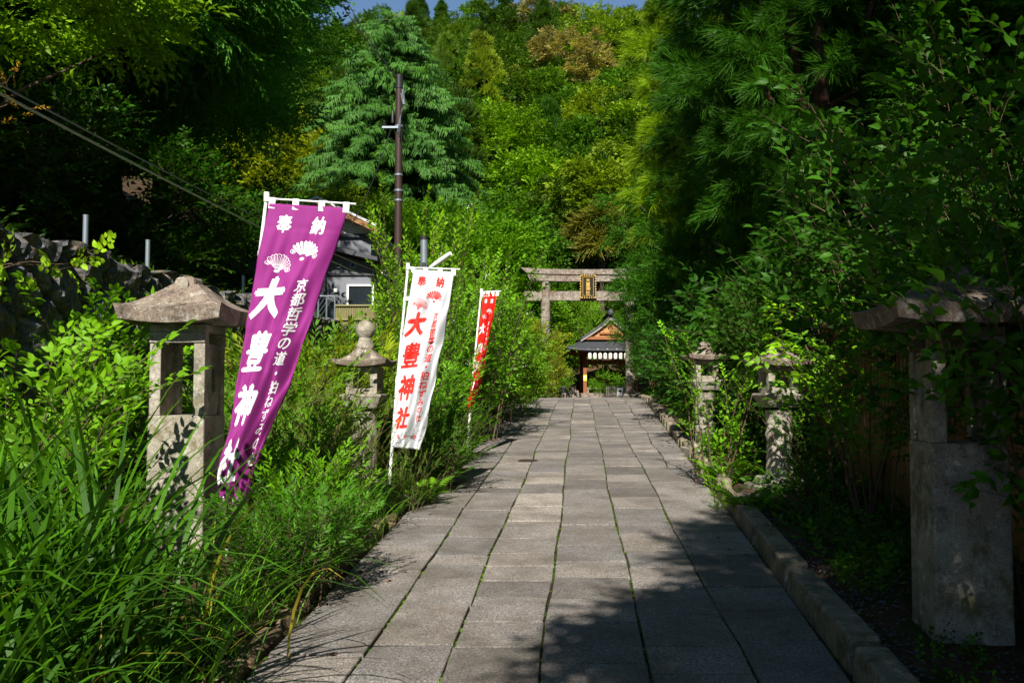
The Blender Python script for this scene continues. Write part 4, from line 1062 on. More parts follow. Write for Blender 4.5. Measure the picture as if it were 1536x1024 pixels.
# ---- the large blue green drooping conifer
def deodar():
    g = np.random.default_rng(60); Y = 55.0; X = at(588, 500, Y)[0]; zt_ = at(588, 28, Y)[2]; zg = ground(X, Y); H = zt_-zg
    e = empty('conifer_tree', (X, Y, zg), 0, 'large blue green conifer with tiers of drooping branches behind the utility pole', 'tree')
    v = []; f = []; rr = []
    for i in range(38):      # one spray: narrow sprigs that leave the branch and hang
        s = -1 if i % 2 else 1; t = i/38; l = .32*g.uniform(.4, 1.3); b = len(v); w = .04
        o = np.array([s*.04, t*.95, -.10*t]); d1 = np.array([s*.75*l*g.uniform(.4, 1), .35*l, -.15*l]); d2 = d1*1.15+np.array([0, .05, -.75*l])
        sd = nrm(np.cross(d1, [0, 0, 1.]))*w/2
        for p, ww in ((o, 1), (o+d1, 1), (o+d2, .35)): v += [p-sd*ww, p+sd*ww]; rr += [.25 if ww == 1 else .9]*2
        rr[-4:-2] = [.75, .75]; f += [(b, b+1, b+3, b+2), (b+2, b+3, b+5, b+4)]
    sp = T(v, f); sp.r = np.array(rr)
    P = []; D = []; S = []; Rv = []; limb = MB()
    z = H*.16
    while z < H*.985:
        t = z/H; rad = 6.3*(1-t)**.52*(1-.25*max(0, .30-t)/.3)*g.uniform(.88, 1.05)+.1; nb = int(7+rad*2.6)
        a0 = g.uniform(0, 6)
        for k in range(nb):
            a = a0+2*math.pi*k/nb+g.normal(0, .12); Lb = rad*g.uniform(.62, 1.15); dr = np.array([math.cos(a), math.sin(a), 0]); zz = z+g.normal(0, .42); cb = g.uniform(0, 1)
            pts = [np.array([0, 0, zz])+dr*Lb*q+np.array([0, 0, .10*Lb*math.sin(q*2.6)-.22*Lb*q**2]) for q in np.linspace(0, 1, 5)]
            if Lb > 1.2: limb.tube(pts, [.05, .04, .03, .02, .008], 4, False)
            m = int(Lb*4.2)+3
            for q in np.linspace(.28, 1.0, m):
                p = np.array([0, 0, zz])+dr*Lb*q+np.array([0, 0, .10*Lb*math.sin(q*2.6)-.22*Lb*q**2])
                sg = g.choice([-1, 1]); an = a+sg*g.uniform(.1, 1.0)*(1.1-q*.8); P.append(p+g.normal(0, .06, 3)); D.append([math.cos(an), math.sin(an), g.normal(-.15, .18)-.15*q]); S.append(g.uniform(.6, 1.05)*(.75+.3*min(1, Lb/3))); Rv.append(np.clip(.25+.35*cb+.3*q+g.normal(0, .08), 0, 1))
        z += .40+.3*(1-t)*g.uniform(.5, 1)
    t = replicate(sp, P, basis(D, roll=g.normal(0, .3, len(P))), S, Rv, .5)
    tobj('crown', t, e, (.046, .105, .072))
    tr = MB(); tr.tube([(0, 0, -.5), (0, 0, H*.4), (0, 0, H*.97)], [.38, .26, .03], 12); tr.v, tr.f = tr.add(limb.v, limb.f).v, tr.f
    tr.build('trunk', M['bark'], e, True)
deodar()

# ---- middle distance trees below the hill (behind the gate and around the house)
def grp(proto, lst, group=None):
    for i, it in enumerate(lst):
        px, Y, sc, rz, lb = it[:5]; e = proto if i == 0 else copy_tree(proto)
        put(e, px, Y, sc=sc, rz=rz, label=lb, group=group, color=it[5] if len(it) > 5 else None, dz=it[6] if len(it) > 6 else -.1, x=None)
mt = make_tree('broadleaf_tree', 'x tree', 'tree', 61, 6.4, (2.9, 2.6, 2.9), TW['mid'], MIDG, nclump=130, per=27, cr=.16, trunk_r=.13, low=-.8, scale=1.75, flat=.5)
MG = 'leafy trees around the gate'
def tops(proto, lst, group, h0):
    for i, (px, Y, pt_, wd, rz, lb, c) in enumerate(lst):
        e = proto if i == 0 else copy_tree(proto); X = at(px, 500, Y)[0]; zg = ground(X, Y)-.1; k = (at(px, pt_, Y)[2]-zg)/h0
        place(e, (X, Y, zg), rz, (wd, wd, k), lb, group, c)
tops(mt, [
 (762, 47, 392, .8, 0, 'bright leafy tree overlapping the left pillar of the stone gate', (.095, .185, .014)),
 (715, 44, 340, .95, 1.2, 'full green tree above the small red banner', (.075, .16, .012)),
 (690, 48, 300, 1.2, 2.4, 'rounded green tree behind the top of the white banner', (.06, .135, .012)),
 (630, 44, 305, 1.1, 3.1, 'green tree behind the utility pole foot', (.055, .125, .012)),
 (565, 46, 298, 1.0, 4.4, 'green tree rising behind the house roof', (.07, .125, .014)),
 (500, 50, 285, 1.1, 5.0, 'yellowish green tree between the dark wood and the house roof', (.13, .16, .012)),
 (862, 69, 340, 1.2, .6, 'light green tree seen between the beams of the gate', (.10, .20, .02)),
 (935, 71, 325, 1.3, 1.9, 'light green tree behind the pavilion roof', (.12, .21, .02)),
 (788, 68, 300, 1.3, 2.8, 'tall green tree behind the left side of the gate', (.06, .14, .012)),
 (1005, 68, 320, 1.3, 3.9, 'green tree right of the pavilion in the background', (.10, .17, .015)),
 (455, 56, 270, 1.3, 4.4, 'olive green tree glimpsed left of the purple banner top', (.09, .12, .012)),
 (725, 58, 285, 1.4, 5.3, 'dark leafy tree below the bright lime trees', (.04, .095, .012)),
 (650, 52, 300, 1.25, 2.2, 'leafy tree at the foot of the blue green conifer', (.05, .115, .012)),
 (880, 76, 290, 1.3, .9, 'deep green tree high behind the gate plaque', (.045, .10, .012)),
], MG, 7.5)
bs = make_tree('shrub', 'x', 'shrub', 62, 2.6, (1.45, 1.3, 1.35), TW['near'], LIME, nclump=64, per=17, scale=1.35, cr=.2, trunk_r=.04, low=-.9, crown_name='foliage')
BGp = 'shrubs along the upper left of the path'
tops(bs, [
 (752, 20.5, 470, .5, 0, 'leafy shrub right behind the small red banner', (.085, .17, .012)),
 (758, 29, 478, .75, 1, 'shrub at the left of the path where it levels out', (.09, .165, .012)),
 (803, 34, 480, .68, 2, 'yellowish bronze tipped shrub below the left gate pillar', (.16, .17, .02)),
 (822, 40, 530, .5, 3, 'rounded shrub left of the stone animal statue', (.085, .17, .012)),
 (838, 62, 490, .9, 4, 'shrub behind the stone animal statue', (.12, .22, .018)),
 (700, 24, 425, .9, 5, 'dense shrub up the path between the white and red banners', (.06, .14, .012)),
 (660, 19, 400, .9, 2.5, 'big shrub behind the white banner', (.075, .15, .012)),
 (872, 62.5, 440, .9, 1.5, 'shrub filling the slope behind the left eave of the pavilion', (.10, .19, .015)),
 (915, 64, 430, 1.0, 2.5, 'shrub filling the slope behind the pavilion ridge', (.085, .17, .015)),
 (960, 62, 450, 1.0, 3.5, 'shrub behind the right side of the pavilion', (.06, .13, .012)),
 (908, 56.4, 552, .55, .5, 'low round shrub growing inside the open pavilion', (.10, .22, .02)),
 (775, 42, 462, 1.0, .9, 'deep green shrub behind the bronze tipped shrub', (.05, .12, .012)),
], BGp, 3.0)

# ---- left foreground and bed: shrubs with visible upright stems
def stemmy(name, label, seed, n, h, spread, tp, color, per=9, scale=1, lean=.25, thick=.008, flowers=0, leaf_from=.25, side=.12, group=None, arch=.15):
    """a shrub grown from the ground as arching stems set with leafy twigs"""
    g = np.random.default_rng(seed); e = empty(name, (0, 0, 0), 0, label, 'shrub', group)
    P = []; D = []; S = []; Rv = []; mb = MB(); fl = []
    for i in range(n):
        a = g.uniform(0, 2*math.pi); r0 = spread*.35*math.sqrt(g.random()); hh = h*g.uniform(.6, 1.08); o = np.array([math.cos(a)*r0, math.sin(a)*r0, 0])
        a2 = a+g.normal(0, .6); ln = lean*g.uniform(.2, 1.5)*hh; dd = np.array([math.cos(a2), math.sin(a2), 0])
        c = lambda t: o+dd*(ln*t+arch*hh*t**3)+np.array([0, 0, hh*(t-.12*t**3*(arch*4))])+np.array([math.sin(9*t+i), math.cos(7*t+i*2), 0])*.03*t
        mb.tube([c(t)-(np.array([0, 0, .1]) if t == 0 else 0) for t in np.linspace(0, 1, 7)], [thick*(1-.8*t) for t in np.linspace(0, 1, 7)], 5, False)
        m = int(per*g.uniform(.7, 1.3)); cb = g.uniform(0, .6)
        for k in range(m):
            t = leaf_from+(1-leaf_from)*(k+g.random())/m; t = min(t, 1.); p = c(t); b = g.uniform(0, 2*math.pi)
            tn = c(min(1, t+.05))-c(t-.05); tn = tn/np.linalg.norm(tn)
            d = np.array([math.cos(b), math.sin(b), 0])*(1-.55*t)+tn*(.5+.5*t)
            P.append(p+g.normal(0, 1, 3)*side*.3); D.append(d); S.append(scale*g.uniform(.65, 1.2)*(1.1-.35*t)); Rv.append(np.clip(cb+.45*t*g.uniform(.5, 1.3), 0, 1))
            if g.random() < flowers: fl.append(p+nrm(d)*.3*scale)
        P.append(c(1)); D.append(tn); S.append(scale*.9); Rv.append(np.clip(cb+.45, 0, 1))
    P = np.array(P); D = np.array(D); S = np.array(S); Rv = np.array(Rv); w = g.integers(0, len(tp), len(P)); ts = []
    for i, t in enumerate(tp):
        m = w == i
        if m.any(): ts.append(replicate(t, P[m], basis(D[m], roll=g.normal(0, .6, m.sum())), S[m], Rv[m]))
    tobj('foliage', merge(ts), e, color)
    mb.build('stem', M['twig'], e, True)
    if fl:
        pt = T([(0, 0, 0), (.012, .02, .006), (0, .03, .0), (-.012, .02, .006)], [(0, 1, 2, 3)])
        fl = np.array(fl); q = np.repeat(fl, 14, 0)+g.normal(0, .035, (len(fl)*14, 3))
        tobj('flowers', replicate(pt, q, basis(sph(g, len(q))), 1.1, np.full(len(q), .5)), e, mats=[M['petal']])
    return e
def P_(e, px, Y, **k): return put(e, px, Y, **k)
s1 = stemmy('shrub', 'bright broad leaved shrub at the left edge, in front of the stone wall', 71, 34, 1.75, 1.0, TW['near'], (.095, .19, .014), per=8, scale=1.55)
P_(s1, 5, 6.0, sc=(.8, .8, .84))
s1b = copy_tree(s1); P_(s1b, -70, 5.0, rz=2, sc=.85, label='bright broad leaved shrub at the far left in front of the stone wall', color=(.075, .16, .012))
s1c = copy_tree(s1); P_(s1c, 120, 8.6, rz=4, sc=(.85, .85, .9), label='broad leaved shrub just behind the large square lantern, on its left', color=(.085, .19, .012))
s2 = stemmy('shrub', 'dense slim leaved shrub right of the purple banner foot', 72, 36, 1.15, 1.2, TW['slim'], (.055, .13, .012), per=8, scale=1.65)
P_(s2, 420, 8.1, sc=.7)
for px, Y, sc, rz, lb, c in [(440, 6.9, .55, 1, 'low slim leaved plant behind the purple banner pole', (.07, .16, .012)), (500, 8.0, .38, 2, 'slim leaved shrub in front of the round finial lantern', (.09, .18, .012)),
        (470, 10.9, 1.1, 3, 'reddish tipped bush filling the gap between the two left lanterns', (.13, .16, .02)), (598, 12.0, .95, 4, 'slim leaved shrub behind the white banner pole', (.07, .17, .012)), (640, 10.4, .72, 5, 'dark low shrub at the kerb below the white banner', (.035, .09, .01)),
        (432, 5.9, .5, .7, 'slim leaved plant with lit tips at the left kerb, right of the purple banner foot', (.035, .10, .012)), (478, 6.6, .42, 3.7, 'dark slim leaved plant along the left kerb below the banner', (.032, .095, .012)), (385, 9.6, .95, 5.5, 'tall green shrub directly behind the purple banner', (.07, .15, .012)), (430, 12.5, 1.2, .4, 'green shrub in front of the wall right of the purple banner', (.06, .13, .012)), (505, 14.5, .95, 1.4, 'leafy shrub at the wall below the wire fence', (.065, .14, .012))]:
    P_(copy_tree(s2), px, Y, sc=sc, rz=rz, label=lb, color=c)
s3 = stemmy('shrub', 'grey green willow like shrub with upright shoots beside the white banner foot', 73, 24, 1.35, .8, [twig(16, .3, .05, .2, 30, 0, True, seed=31, st=.003), twig(14, .26, .045, .22, 35, 0, True, seed=32, st=.003)], (.12, .17, .05), per=9, leaf_from=.4)
P_(s3, 482, 8.7, sc=.7); P_(copy_tree(s3), 455, 8.9, rz=2, sc=.85, label='grey green shrub with upright shoots left of the round finial lantern', color=(.10, .15, .035)); P_(copy_tree(s3), 536, 9.3, rz=1, sc=.72, label='grey green shoots rising in front of the round finial lantern post', color=(.11, .16, .04)); P_(copy_tree(s3), 606, 9.1, rz=4, sc=.45, label='small grey green shoots crossing the bottom of the white banner', color=(.10, .15, .05))
s4 = stemmy('shrub', 'tall upright shrub with pale flowers between the house and the lamp post', 74, 26, 3.3, 1.6, TW['near'], (.09, .17, .012), per=17, scale=1.5, thick=.016, flowers=.05, arch=.05, lean=.18)
P_(s4, 628, 15.6, sc=(.72, .72, 1.0))
for px, Y, sc, rz, lb, c in [(655, 13.8, (.55, .55, .7), 1, 'lush shrub with pale flowers right of the white banner', (.075, .17, .012)), (706, 15.4, .8, 2, 'lush shrub beside the small red banner pole', (.08, .18, .012)), (664, 17.0, .85, 3, 'tall leafy shrub behind the lamp post', (.085, .17, .012)),
        (735, 18.2, .72, 4, 'shrub spilling over the left kerb near the path top', (.07, .15, .012)), (662, 12.2, .42, 5, 'rounded leafy shrub at the kerb, between white and red banners', (.075, .18, .012)), (556, 17.5, .42, 6, 'leafy shrub in front of the olive sheet fence', (.08, .16, .012))]:
    P_(copy_tree(s4), px, Y, sc=sc, rz=rz, label=lb, color=c)

# ferns at the left kerb
def fern():
    g = np.random.default_rng(80); ts = []
    fr = []
    for j in range(13):
        t = j/12; l = .11*math.sin(math.pi*(.15+.83*t))
        for s in (-1, 1): fr.append(((0, .05+.42*t, -.0), s, l, t))
    P = [(0, .05+.42*(i/14), .10*math.sin(2.2*i/14)-.12*(i/14)**2) for i in range(15) for s in (0, 1)]
    D = [((-1 if s else 1), .45, -.15) for i in range(15) for s in (0, 1)]; S = [.13*math.sin(math.pi*(.12+.86*i/14)) for i in range(15) for s in (0, 1)]
    frond = merge([replicate(T(leaf_lo(1, .24, .1, .2), LF_LO), P, basis(D), S, g.uniform(0, 1, 30)), stem([(0, 0, 0), (0, .25, .09), (0, .47, .0)], .003)])
    a = g.uniform(0, 2*math.pi, 16); Dd = np.stack([np.cos(a), np.sin(a), g.uniform(.3, 1, 16)], 1)
    e = tobj('fern', replicate(frond, np.zeros((16, 3)), basis(Dd), g.uniform(.7, 1.2, 16), g.uniform(.2, .9, 16)), None, (.09, .19, .012)); tag(e, 'x', 'fern', 'ferns along the kerbs')
    return e
fn = fern(); i = 0
for px, Y, sc, lb in [(668, 11.0, 1, 'fern hanging over the left kerb stones below the white banner'), (700, 13.5, .9, 'fern at the left kerb near the red banner'), (640, 9.6, .8, 'small fern at the left kerb nearest the round finial lantern'), (1085, 10.6, 1.0, 'fern in the right bed by the raised kerb end'), (1120, 8.8, .9, 'fern in the right bed in front of the middle lantern'), (1075, 12.6, .9, 'fern beside the farthest right lantern')]:
    e = fn if i == 0 else copy_tree(fn); i += 1; P_(e, px, Y, rz=i, sc=sc, label=lb, dz=.05)

# ---- long grass, lower left
def blades(g, xs, ys_, zs, L, W, nseg=5, lean=(.5, .3), droop=.9, dirb=None):
    k = len(xs); a = g.uniform(0, 2*math.pi, k) if dirb is None else g.normal(dirb[0], dirb[1], k)
    L = L*g.uniform(.55, 1.15, k); ln = np.abs(g.normal(lean[0], lean[1], k)); W = W*g.uniform(.6, 1.2, k); dp = g.uniform(.3, 1, k)*droop
    t = np.linspace(0, 1, nseg+1)[None]; d = np.stack([np.cos(a), np.sin(a)], 1)
    ang = ln[:, None]*.5+dp[:, None]*1.7*t**1.6          # angle from vertical along the blade
    sx = np.cumsum(np.sin(ang), 1)/(nseg+1)*L[:, None]; sz = np.cumsum(np.cos(ang), 1)/(nseg+1)*L[:, None]
    sx -= sx[:, :1]; sz -= sz[:, :1]
    c = np.stack([xs[:, None]+d[:, :1]*sx, ys_[:, None]+d[:, 1:]*sx, zs[:, None]+sz], 2)
    tw = a+math.pi/2+g.normal(0, .5, k); sd = np.stack([np.cos(tw), np.sin(tw), np.zeros(k)], 1)
    w = W[:, None]*(np.sin(np.pi*np.clip(.12+.88*t, 0, 1))**.6)*.5+.0004
    Lf = c-sd[:, None]*w[..., None]; Rt_ = c+sd[:, None]*w[..., None]
    V_ = np.stack([Lf, Rt_], 2).reshape(-1, 3); n = 2*(nseg+1); base = (np.arange(k)*n)[:, None, None]
    q = np.array([[2*s, 2*s+1, 2*s+3, 2*s+2] for s in range(nseg)])[None]
    o = T([(0, 0, 0)], []); o.v = V_; o.loops = (base+q).ravel(); o.tot = np.full(k*nseg, 4); o.mat = np.zeros(k*nseg, int)
    r = np.clip(g.uniform(0, 1, k)[:, None]**1.6*.9+.2*t, 0, 1); o.r = np.repeat(r.ravel(), 2); return o
g = np.random.default_rng(90)
def tuft_field(cs, per, L, W, r, **kw):
    xs = []; ys_ = []
    if L > 1.2:
        cs = [c for c in cs if 768+1493*c[0]/c[1] < 215+60*(4.5-c[1])]
    for (cx, cy) in cs:
        xs.append(cx+g.normal(0, r, per)); ys_.append(cy+g.normal(0, r, per))
    xs = np.concatenate(xs); ys_ = np.concatenate(ys_); return blades(g, xs, ys_, terrain(xs-PD*ys_, ys_), L, W, **kw)
cs = [(xp(g.uniform(-3.3, -1.78), y), y) for y in np.linspace(2.0, 4.9, 24)]+[(xp(-1.95, 4.0), 4.0), (xp(-1.9, 3.4), 3.4), (xp(-2.3, 4.4), 4.4), (xp(-2.0, 3.0), 3.0)]
cs0 = list(cs)
t1 = tuft_field(cs, 46, 1.5, .024, .13, nseg=8, lean=(.32, .25), droop=1.15)
tag(tobj('tall_grass', t1, color=(.036, .095, .012)), kind='stuff', label='long arching grass filling the lower left corner', cat='grass')
cs = [(xp(-1.9+g.normal(0, .12), y), y) for y in np.linspace(3.0, 9.5, 30)]
t2 = tuft_field(cs, 26, .7, .007, .07, nseg=6, lean=(.6, .3), droop=1.2)
cs = [(xp(-2.0+g.normal(0, .1), y), y) for y in (17.5, 19.5, 36, 38)]
t3 = tuft_field(cs, 60, .9, .012, .15, nseg=6)
tag(tobj('kerb_grass', merge([t2, t3]), color=(.065, .15, .02)), kind='stuff', label='fine grass hanging over the left kerb', cat='grass')
t1d = tuft_field([c for c in cs0 if g.random() < .5], 6, 1.1, .014, .16, nseg=6, lean=(.5, .3), droop=1.3)
tag(tobj('dry_grass', t1d, color=(.24, .19, .06)), kind='stuff', label='dry straw coloured blades among the long grass', cat='grass')
# grass and weeds on top of the wall and slope
xs = xp(-4.62-np.abs(g.normal(0, .5, 5200)), 0); ys_ = g.uniform(5, 22, 5200); xs = xs+PD*ys_
keep = noise2(xs*2, ys_*2) > -.35
t4 = blades(g, xs[keep], ys_[keep], terrain(xs[keep]-PD*ys_[keep], ys_[keep]), .2, .007, nseg=3)
tag(tobj('wall_top_grass', t4, color=(.12, .20, .025)), kind='stuff', label='short grass along the top of the stone wall', cat='grass')
# moss and weeds in the joints
def scatter(name, tp, x0a, x0b, ya, yb, n, scale, color, label, cat, thr=-.3, dz=.0, upd=.6):
    y = g.uniform(ya, yb, n) if not isinstance(ya, tuple) else None
    x0 = x0a(y)+(x0b(y)-x0a(y))*g.uniform(0, 1, n); k = noise2(x0*2.2, y*1.7) > thr; x0, y = x0[k], y[k]; m = len(y)
    d = g.normal(0, 1, (m, 3)); d[:, 2] = np.abs(d[:, 2])*.5+upd
    P = np.stack([xp(x0, y), y, terrain(x0, y)+dz], 1); w = g.integers(0, len(tp), m); ts = []
    for i, t in enumerate(tp):
        q = w == i; ts.append(replicate(t, P[q], basis(d[q], roll=g.normal(0, .5, q.sum())), scale*g.uniform(.6, 1.2, q.sum()), g.uniform(0, 1, q.sum())))
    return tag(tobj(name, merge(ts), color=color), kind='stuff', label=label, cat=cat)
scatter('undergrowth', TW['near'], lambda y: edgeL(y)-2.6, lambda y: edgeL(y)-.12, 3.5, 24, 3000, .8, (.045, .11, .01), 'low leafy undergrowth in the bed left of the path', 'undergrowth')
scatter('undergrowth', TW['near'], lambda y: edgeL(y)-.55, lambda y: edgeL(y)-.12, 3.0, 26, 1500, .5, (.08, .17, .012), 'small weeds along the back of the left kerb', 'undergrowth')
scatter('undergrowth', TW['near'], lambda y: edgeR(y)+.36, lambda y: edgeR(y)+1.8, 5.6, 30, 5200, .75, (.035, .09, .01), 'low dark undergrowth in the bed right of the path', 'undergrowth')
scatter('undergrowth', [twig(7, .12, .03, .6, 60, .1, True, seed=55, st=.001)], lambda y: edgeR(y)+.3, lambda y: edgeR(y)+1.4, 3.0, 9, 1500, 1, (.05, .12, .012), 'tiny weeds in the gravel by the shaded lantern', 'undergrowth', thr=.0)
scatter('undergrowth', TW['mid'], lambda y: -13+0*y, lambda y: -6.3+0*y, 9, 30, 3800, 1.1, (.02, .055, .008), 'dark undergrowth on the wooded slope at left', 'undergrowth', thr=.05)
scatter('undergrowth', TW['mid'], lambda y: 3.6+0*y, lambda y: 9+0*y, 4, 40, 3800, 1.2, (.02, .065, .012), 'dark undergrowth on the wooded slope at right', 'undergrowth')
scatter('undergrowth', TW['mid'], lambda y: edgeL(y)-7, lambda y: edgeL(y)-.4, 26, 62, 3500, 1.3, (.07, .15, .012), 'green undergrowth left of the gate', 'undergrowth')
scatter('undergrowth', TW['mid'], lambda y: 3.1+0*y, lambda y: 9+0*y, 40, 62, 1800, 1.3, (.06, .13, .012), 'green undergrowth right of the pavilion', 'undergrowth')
# fallen leaves on the left slope and a few on the path
lf = T(leaf_lo(1, .45, .3, .3), LF_LO)
M['deadleaf'] = mat_plain('dead_leaf', (.17, .085, .045), .8, var=.5, scale=20)
n = 9000; y = g.uniform(6, 26, n); x0 = g.uniform(-13, -5.2, n); d = g.normal(0, 1, (n, 3)); d[:, 2] *= .3
t = replicate(lf, np.stack([xp(x0, y), y, terrain(x0, y)+.02], 1), basis(d, roll=g.normal(0, .4, n)), g.uniform(.06, .13, n), g.uniform(0, 1, n))
tag(tobj('fallen_leaves', t, mats=[M['deadleaf']]), kind='stuff', label='brown fallen leaves covering the slope above the wall', cat='fallen leaves')
n = 60; y = g.uniform(4, 24, n); s_ = g.random(n); x0 = np.where(g.random(n) < .5, edgeR(y)-.25*s_, edgeL(y)+.35*s_); d = g.normal(0, 1, (n, 3)); d[:, 2] *= .1
t = replicate(lf, np.stack([xp(x0, y), y, zp(y)+.008], 1), basis(d, roll=g.normal(0, .2, n)), g.uniform(.03, .06, n), g.uniform(0, 1, n))
tag(tobj('fallen_leaves', t, mats=[M['deadleaf']]), kind='stuff', label='few dry leaves lying on the paving near the kerbs', cat='fallen leaves')
# moss cushions in the joints of the paving
mt_ = T([(1, 0, 0), (.3, .9, 0), (-.8, .6, 0), (-.8, -.6, 0), (.3, -.9, 0), (0, 0, .55)], [(0, 1, 5), (1, 2, 5), (2, 3, 5), (3, 4, 5), (4, 0, 5)])
mx = []; 
for kcol in range(1, 6):
    for _ in range(800):
        y_ = g.uniform(3.5, 24); wgt = .9 if kcol <= 2 else .3
        if g.random() < wgt and noise2(kcol*3.1, y_*1.6) > -.1 or g.random() < .08: mx.append((xp(colx(kcol, y_)+g.normal(0, .007), y_), y_, float(zp(y_))-.018))
for _ in range(900):
    y_ = g.uniform(3.5, 24); x_ = float(edgeL(y_))+abs(g.normal(0, .05)); mx.append((xp(x_, y_), y_, float(zp(y_))-.012))
mx = np.array(mx)
tag(tobj('joint_moss', replicate(mt_, mx, np.broadcast_to(np.eye(3), (len(mx), 3, 3)), g.uniform(.008, .022, len(mx)), g.uniform(0, 1, len(mx))), color=(.075, .13, .01)), kind='stuff', label='moss growing in the joints of the paving', cat='moss')

# ---- left: dark broadleaf wood on the slope
d1 = make_tree('broadleaf_tree', 'x', 'tree', 101, 13, (4.3, 4.2, 5.6), TW['droop'], DARKG, nclump=150, per=46, cr=.17, trunk_r=.28, low=-.8, nl=18)
d2 = make_tree('broadleaf_tree', 'x', 'tree', 102, 12, (4.2, 4.4, 5.2), TW['mid'], DARKG, nclump=150, per=60, cr=.17, trunk_r=.25, low=-.8, nl=18, scale=1.35)
DG = 'dark broadleaf trees on the left slope'
def woods(lst):
    first = {id(d1): True, id(d2): True}
    for k_, (p, x, y, sc, rz, lb, c) in enumerate(lst):
        e = p if first[id(p)] else copy_tree(p); first[id(p)] = False
        place(e, (x, y, ground(x, y)-.2), rz, sc, lb, DG, c)
DK = (.06, .17, .045); DK2 = (.065, .17, .04)
woods([
 (d1, -9.8, 21.8, 1.0, 0, 'dark drooping leaved tree at the right end of the shaded wood, above the banner', DK2),
 (d2, -10.4, 15.8, .85, 1, 'dark dense tree standing over the overhead cables', DK),
 (d1, -12.0, 17.5, 1.05, 2, 'dark tree deep in the wood at the left, behind the cables', DK),
 (d2, -10.5, 26.0, 1.15, 3, 'tall dark tree at the back of the left wood beside the sunny hillside', DK2),
 (d1, -14.5, 23.5, 1.15, 4, 'dark tree behind the others in the left wood', DK),
 (d2, -15.5, 15.0, 1.0, 5, 'dark tree at the far left of the shaded wood', DK),
 (d1, -10.4, 11.4, .72, .5, 'dark tree nearest the left edge above the leaf litter', DK),
 (d2, -19, 20, 1.2, 1.5, 'dark tree high on the left slope', DK),
 (d1, -16, 31, 1.3, 2.5, 'dark tree at the top of the left slope', DK),
 (d2, -12.5, 35, 1.2, 3.5, 'dark tree beyond the house at left', DK2),
])
# low trees/shrubs at the foot of that wood
for i, (x, y, sc, lb) in enumerate([(-6.9, 18.5, 1.0, 'dark rounded bush on the slope above the third wall post'), (-7.6, 13.8, .95, 'dark bush above the stone wall behind the large lantern'), (-6.9, 22.5, 1.1, 'dark bush between the wood and the house'), (-8.7, 17, 1.2, 'dark bush beneath the cables in the wood'), (-9.5, 12.5, .8, 'dark bush on the leaf litter near the left edge')]):
    e = copy_tree(bs); place(e, (x, y, ground(x, y)-.2), i*1.3, (1.1*sc, 1.1*sc, .95*sc), lb, 'bushes at the foot of the left wood', (.022, .07, .008))
# overhanging sunlit branches at the top left corner
e = make_tree('broadleaf_tree', 'near tree with sunlit leaves reaching into the top left corner', 'tree', 111, 4.7, (2.7, 1.8, 1.05), TW['mid'], (.11, .19, .014), nl=5, nclump=75, per=34, cr=.17, trunk_r=.11, low=-.5, scale=1.0)
p = at(60, 40, 11); place(e, (-6.75, 11, 2.7), 0)
mb = tag(stemmy('maple_branch', 'reddish leaved twig poking in from the left edge below the top corner', 112, 3, .2, .2, [twig(7, .09, .035, .3, 45, .3, True, seed=41, st=.001)], (.20, .10, .02), per=4, leaf_from=.1, thick=.003), cat='branch')
mb.scale = (.5, .5, .5); p = at(-15, 146, 2.9); mb.location = tuple(p); mb.rotation_euler = (0, R(75), R(0)); mb['category'] = 'branch'
mb = stemmy('vine', 'thin red stemmed vine with lime leaves crossing in front of the wall', 113, 2, .75, .1, [twig(7, .18, .065, .62, 60, .5, True, seed=42, st=.002)], (.17, .27, .02), per=6, leaf_from=.1, scale=.75, arch=0., lean=.05, thick=.004)
p = at(-60, 405, 4.6); mb.location = tuple(p); mb.rotation_euler = (0, R(82), R(10)); mb['category'] = 'vine'

# ---- right: cedars, shaded trees, camellias; sun and shade put into leaf colours
c1 = make_tree('cedar_tree', 'x', 'tree', 121, 15, (2.3, 2.3, 6.3), TW['sugi'], (.035, .085, .012), nclump=230, per=42, cr=.14, trunk_r=.24, low=-1, shape='round', nl=7, up=.3, scale=1.05, mat=M['bark_red'], out=1.0)
CG = 'cedar trees right of the path'
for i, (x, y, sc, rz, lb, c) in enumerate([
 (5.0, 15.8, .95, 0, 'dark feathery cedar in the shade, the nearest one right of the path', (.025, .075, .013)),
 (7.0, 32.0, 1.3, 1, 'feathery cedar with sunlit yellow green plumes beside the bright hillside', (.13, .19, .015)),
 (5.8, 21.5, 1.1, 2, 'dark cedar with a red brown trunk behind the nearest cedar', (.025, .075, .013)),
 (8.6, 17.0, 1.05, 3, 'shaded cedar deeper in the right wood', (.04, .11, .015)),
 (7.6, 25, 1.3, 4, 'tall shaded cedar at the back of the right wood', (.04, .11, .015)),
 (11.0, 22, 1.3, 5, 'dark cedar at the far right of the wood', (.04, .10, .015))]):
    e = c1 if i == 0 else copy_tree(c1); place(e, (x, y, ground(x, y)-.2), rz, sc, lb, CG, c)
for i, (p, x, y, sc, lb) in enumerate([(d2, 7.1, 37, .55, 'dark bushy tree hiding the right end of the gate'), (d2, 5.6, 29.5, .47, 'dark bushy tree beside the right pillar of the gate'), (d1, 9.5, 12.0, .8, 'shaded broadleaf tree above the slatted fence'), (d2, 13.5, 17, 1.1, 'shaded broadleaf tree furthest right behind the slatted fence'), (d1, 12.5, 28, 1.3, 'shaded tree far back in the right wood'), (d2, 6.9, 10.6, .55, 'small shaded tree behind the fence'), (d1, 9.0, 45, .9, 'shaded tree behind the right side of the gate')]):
    e = copy_tree(p); place(e, (x, y, ground(x, y)-.4), i*1.1, sc, lb, 'shaded broadleaf trees on the right', (.035, .10, .018))
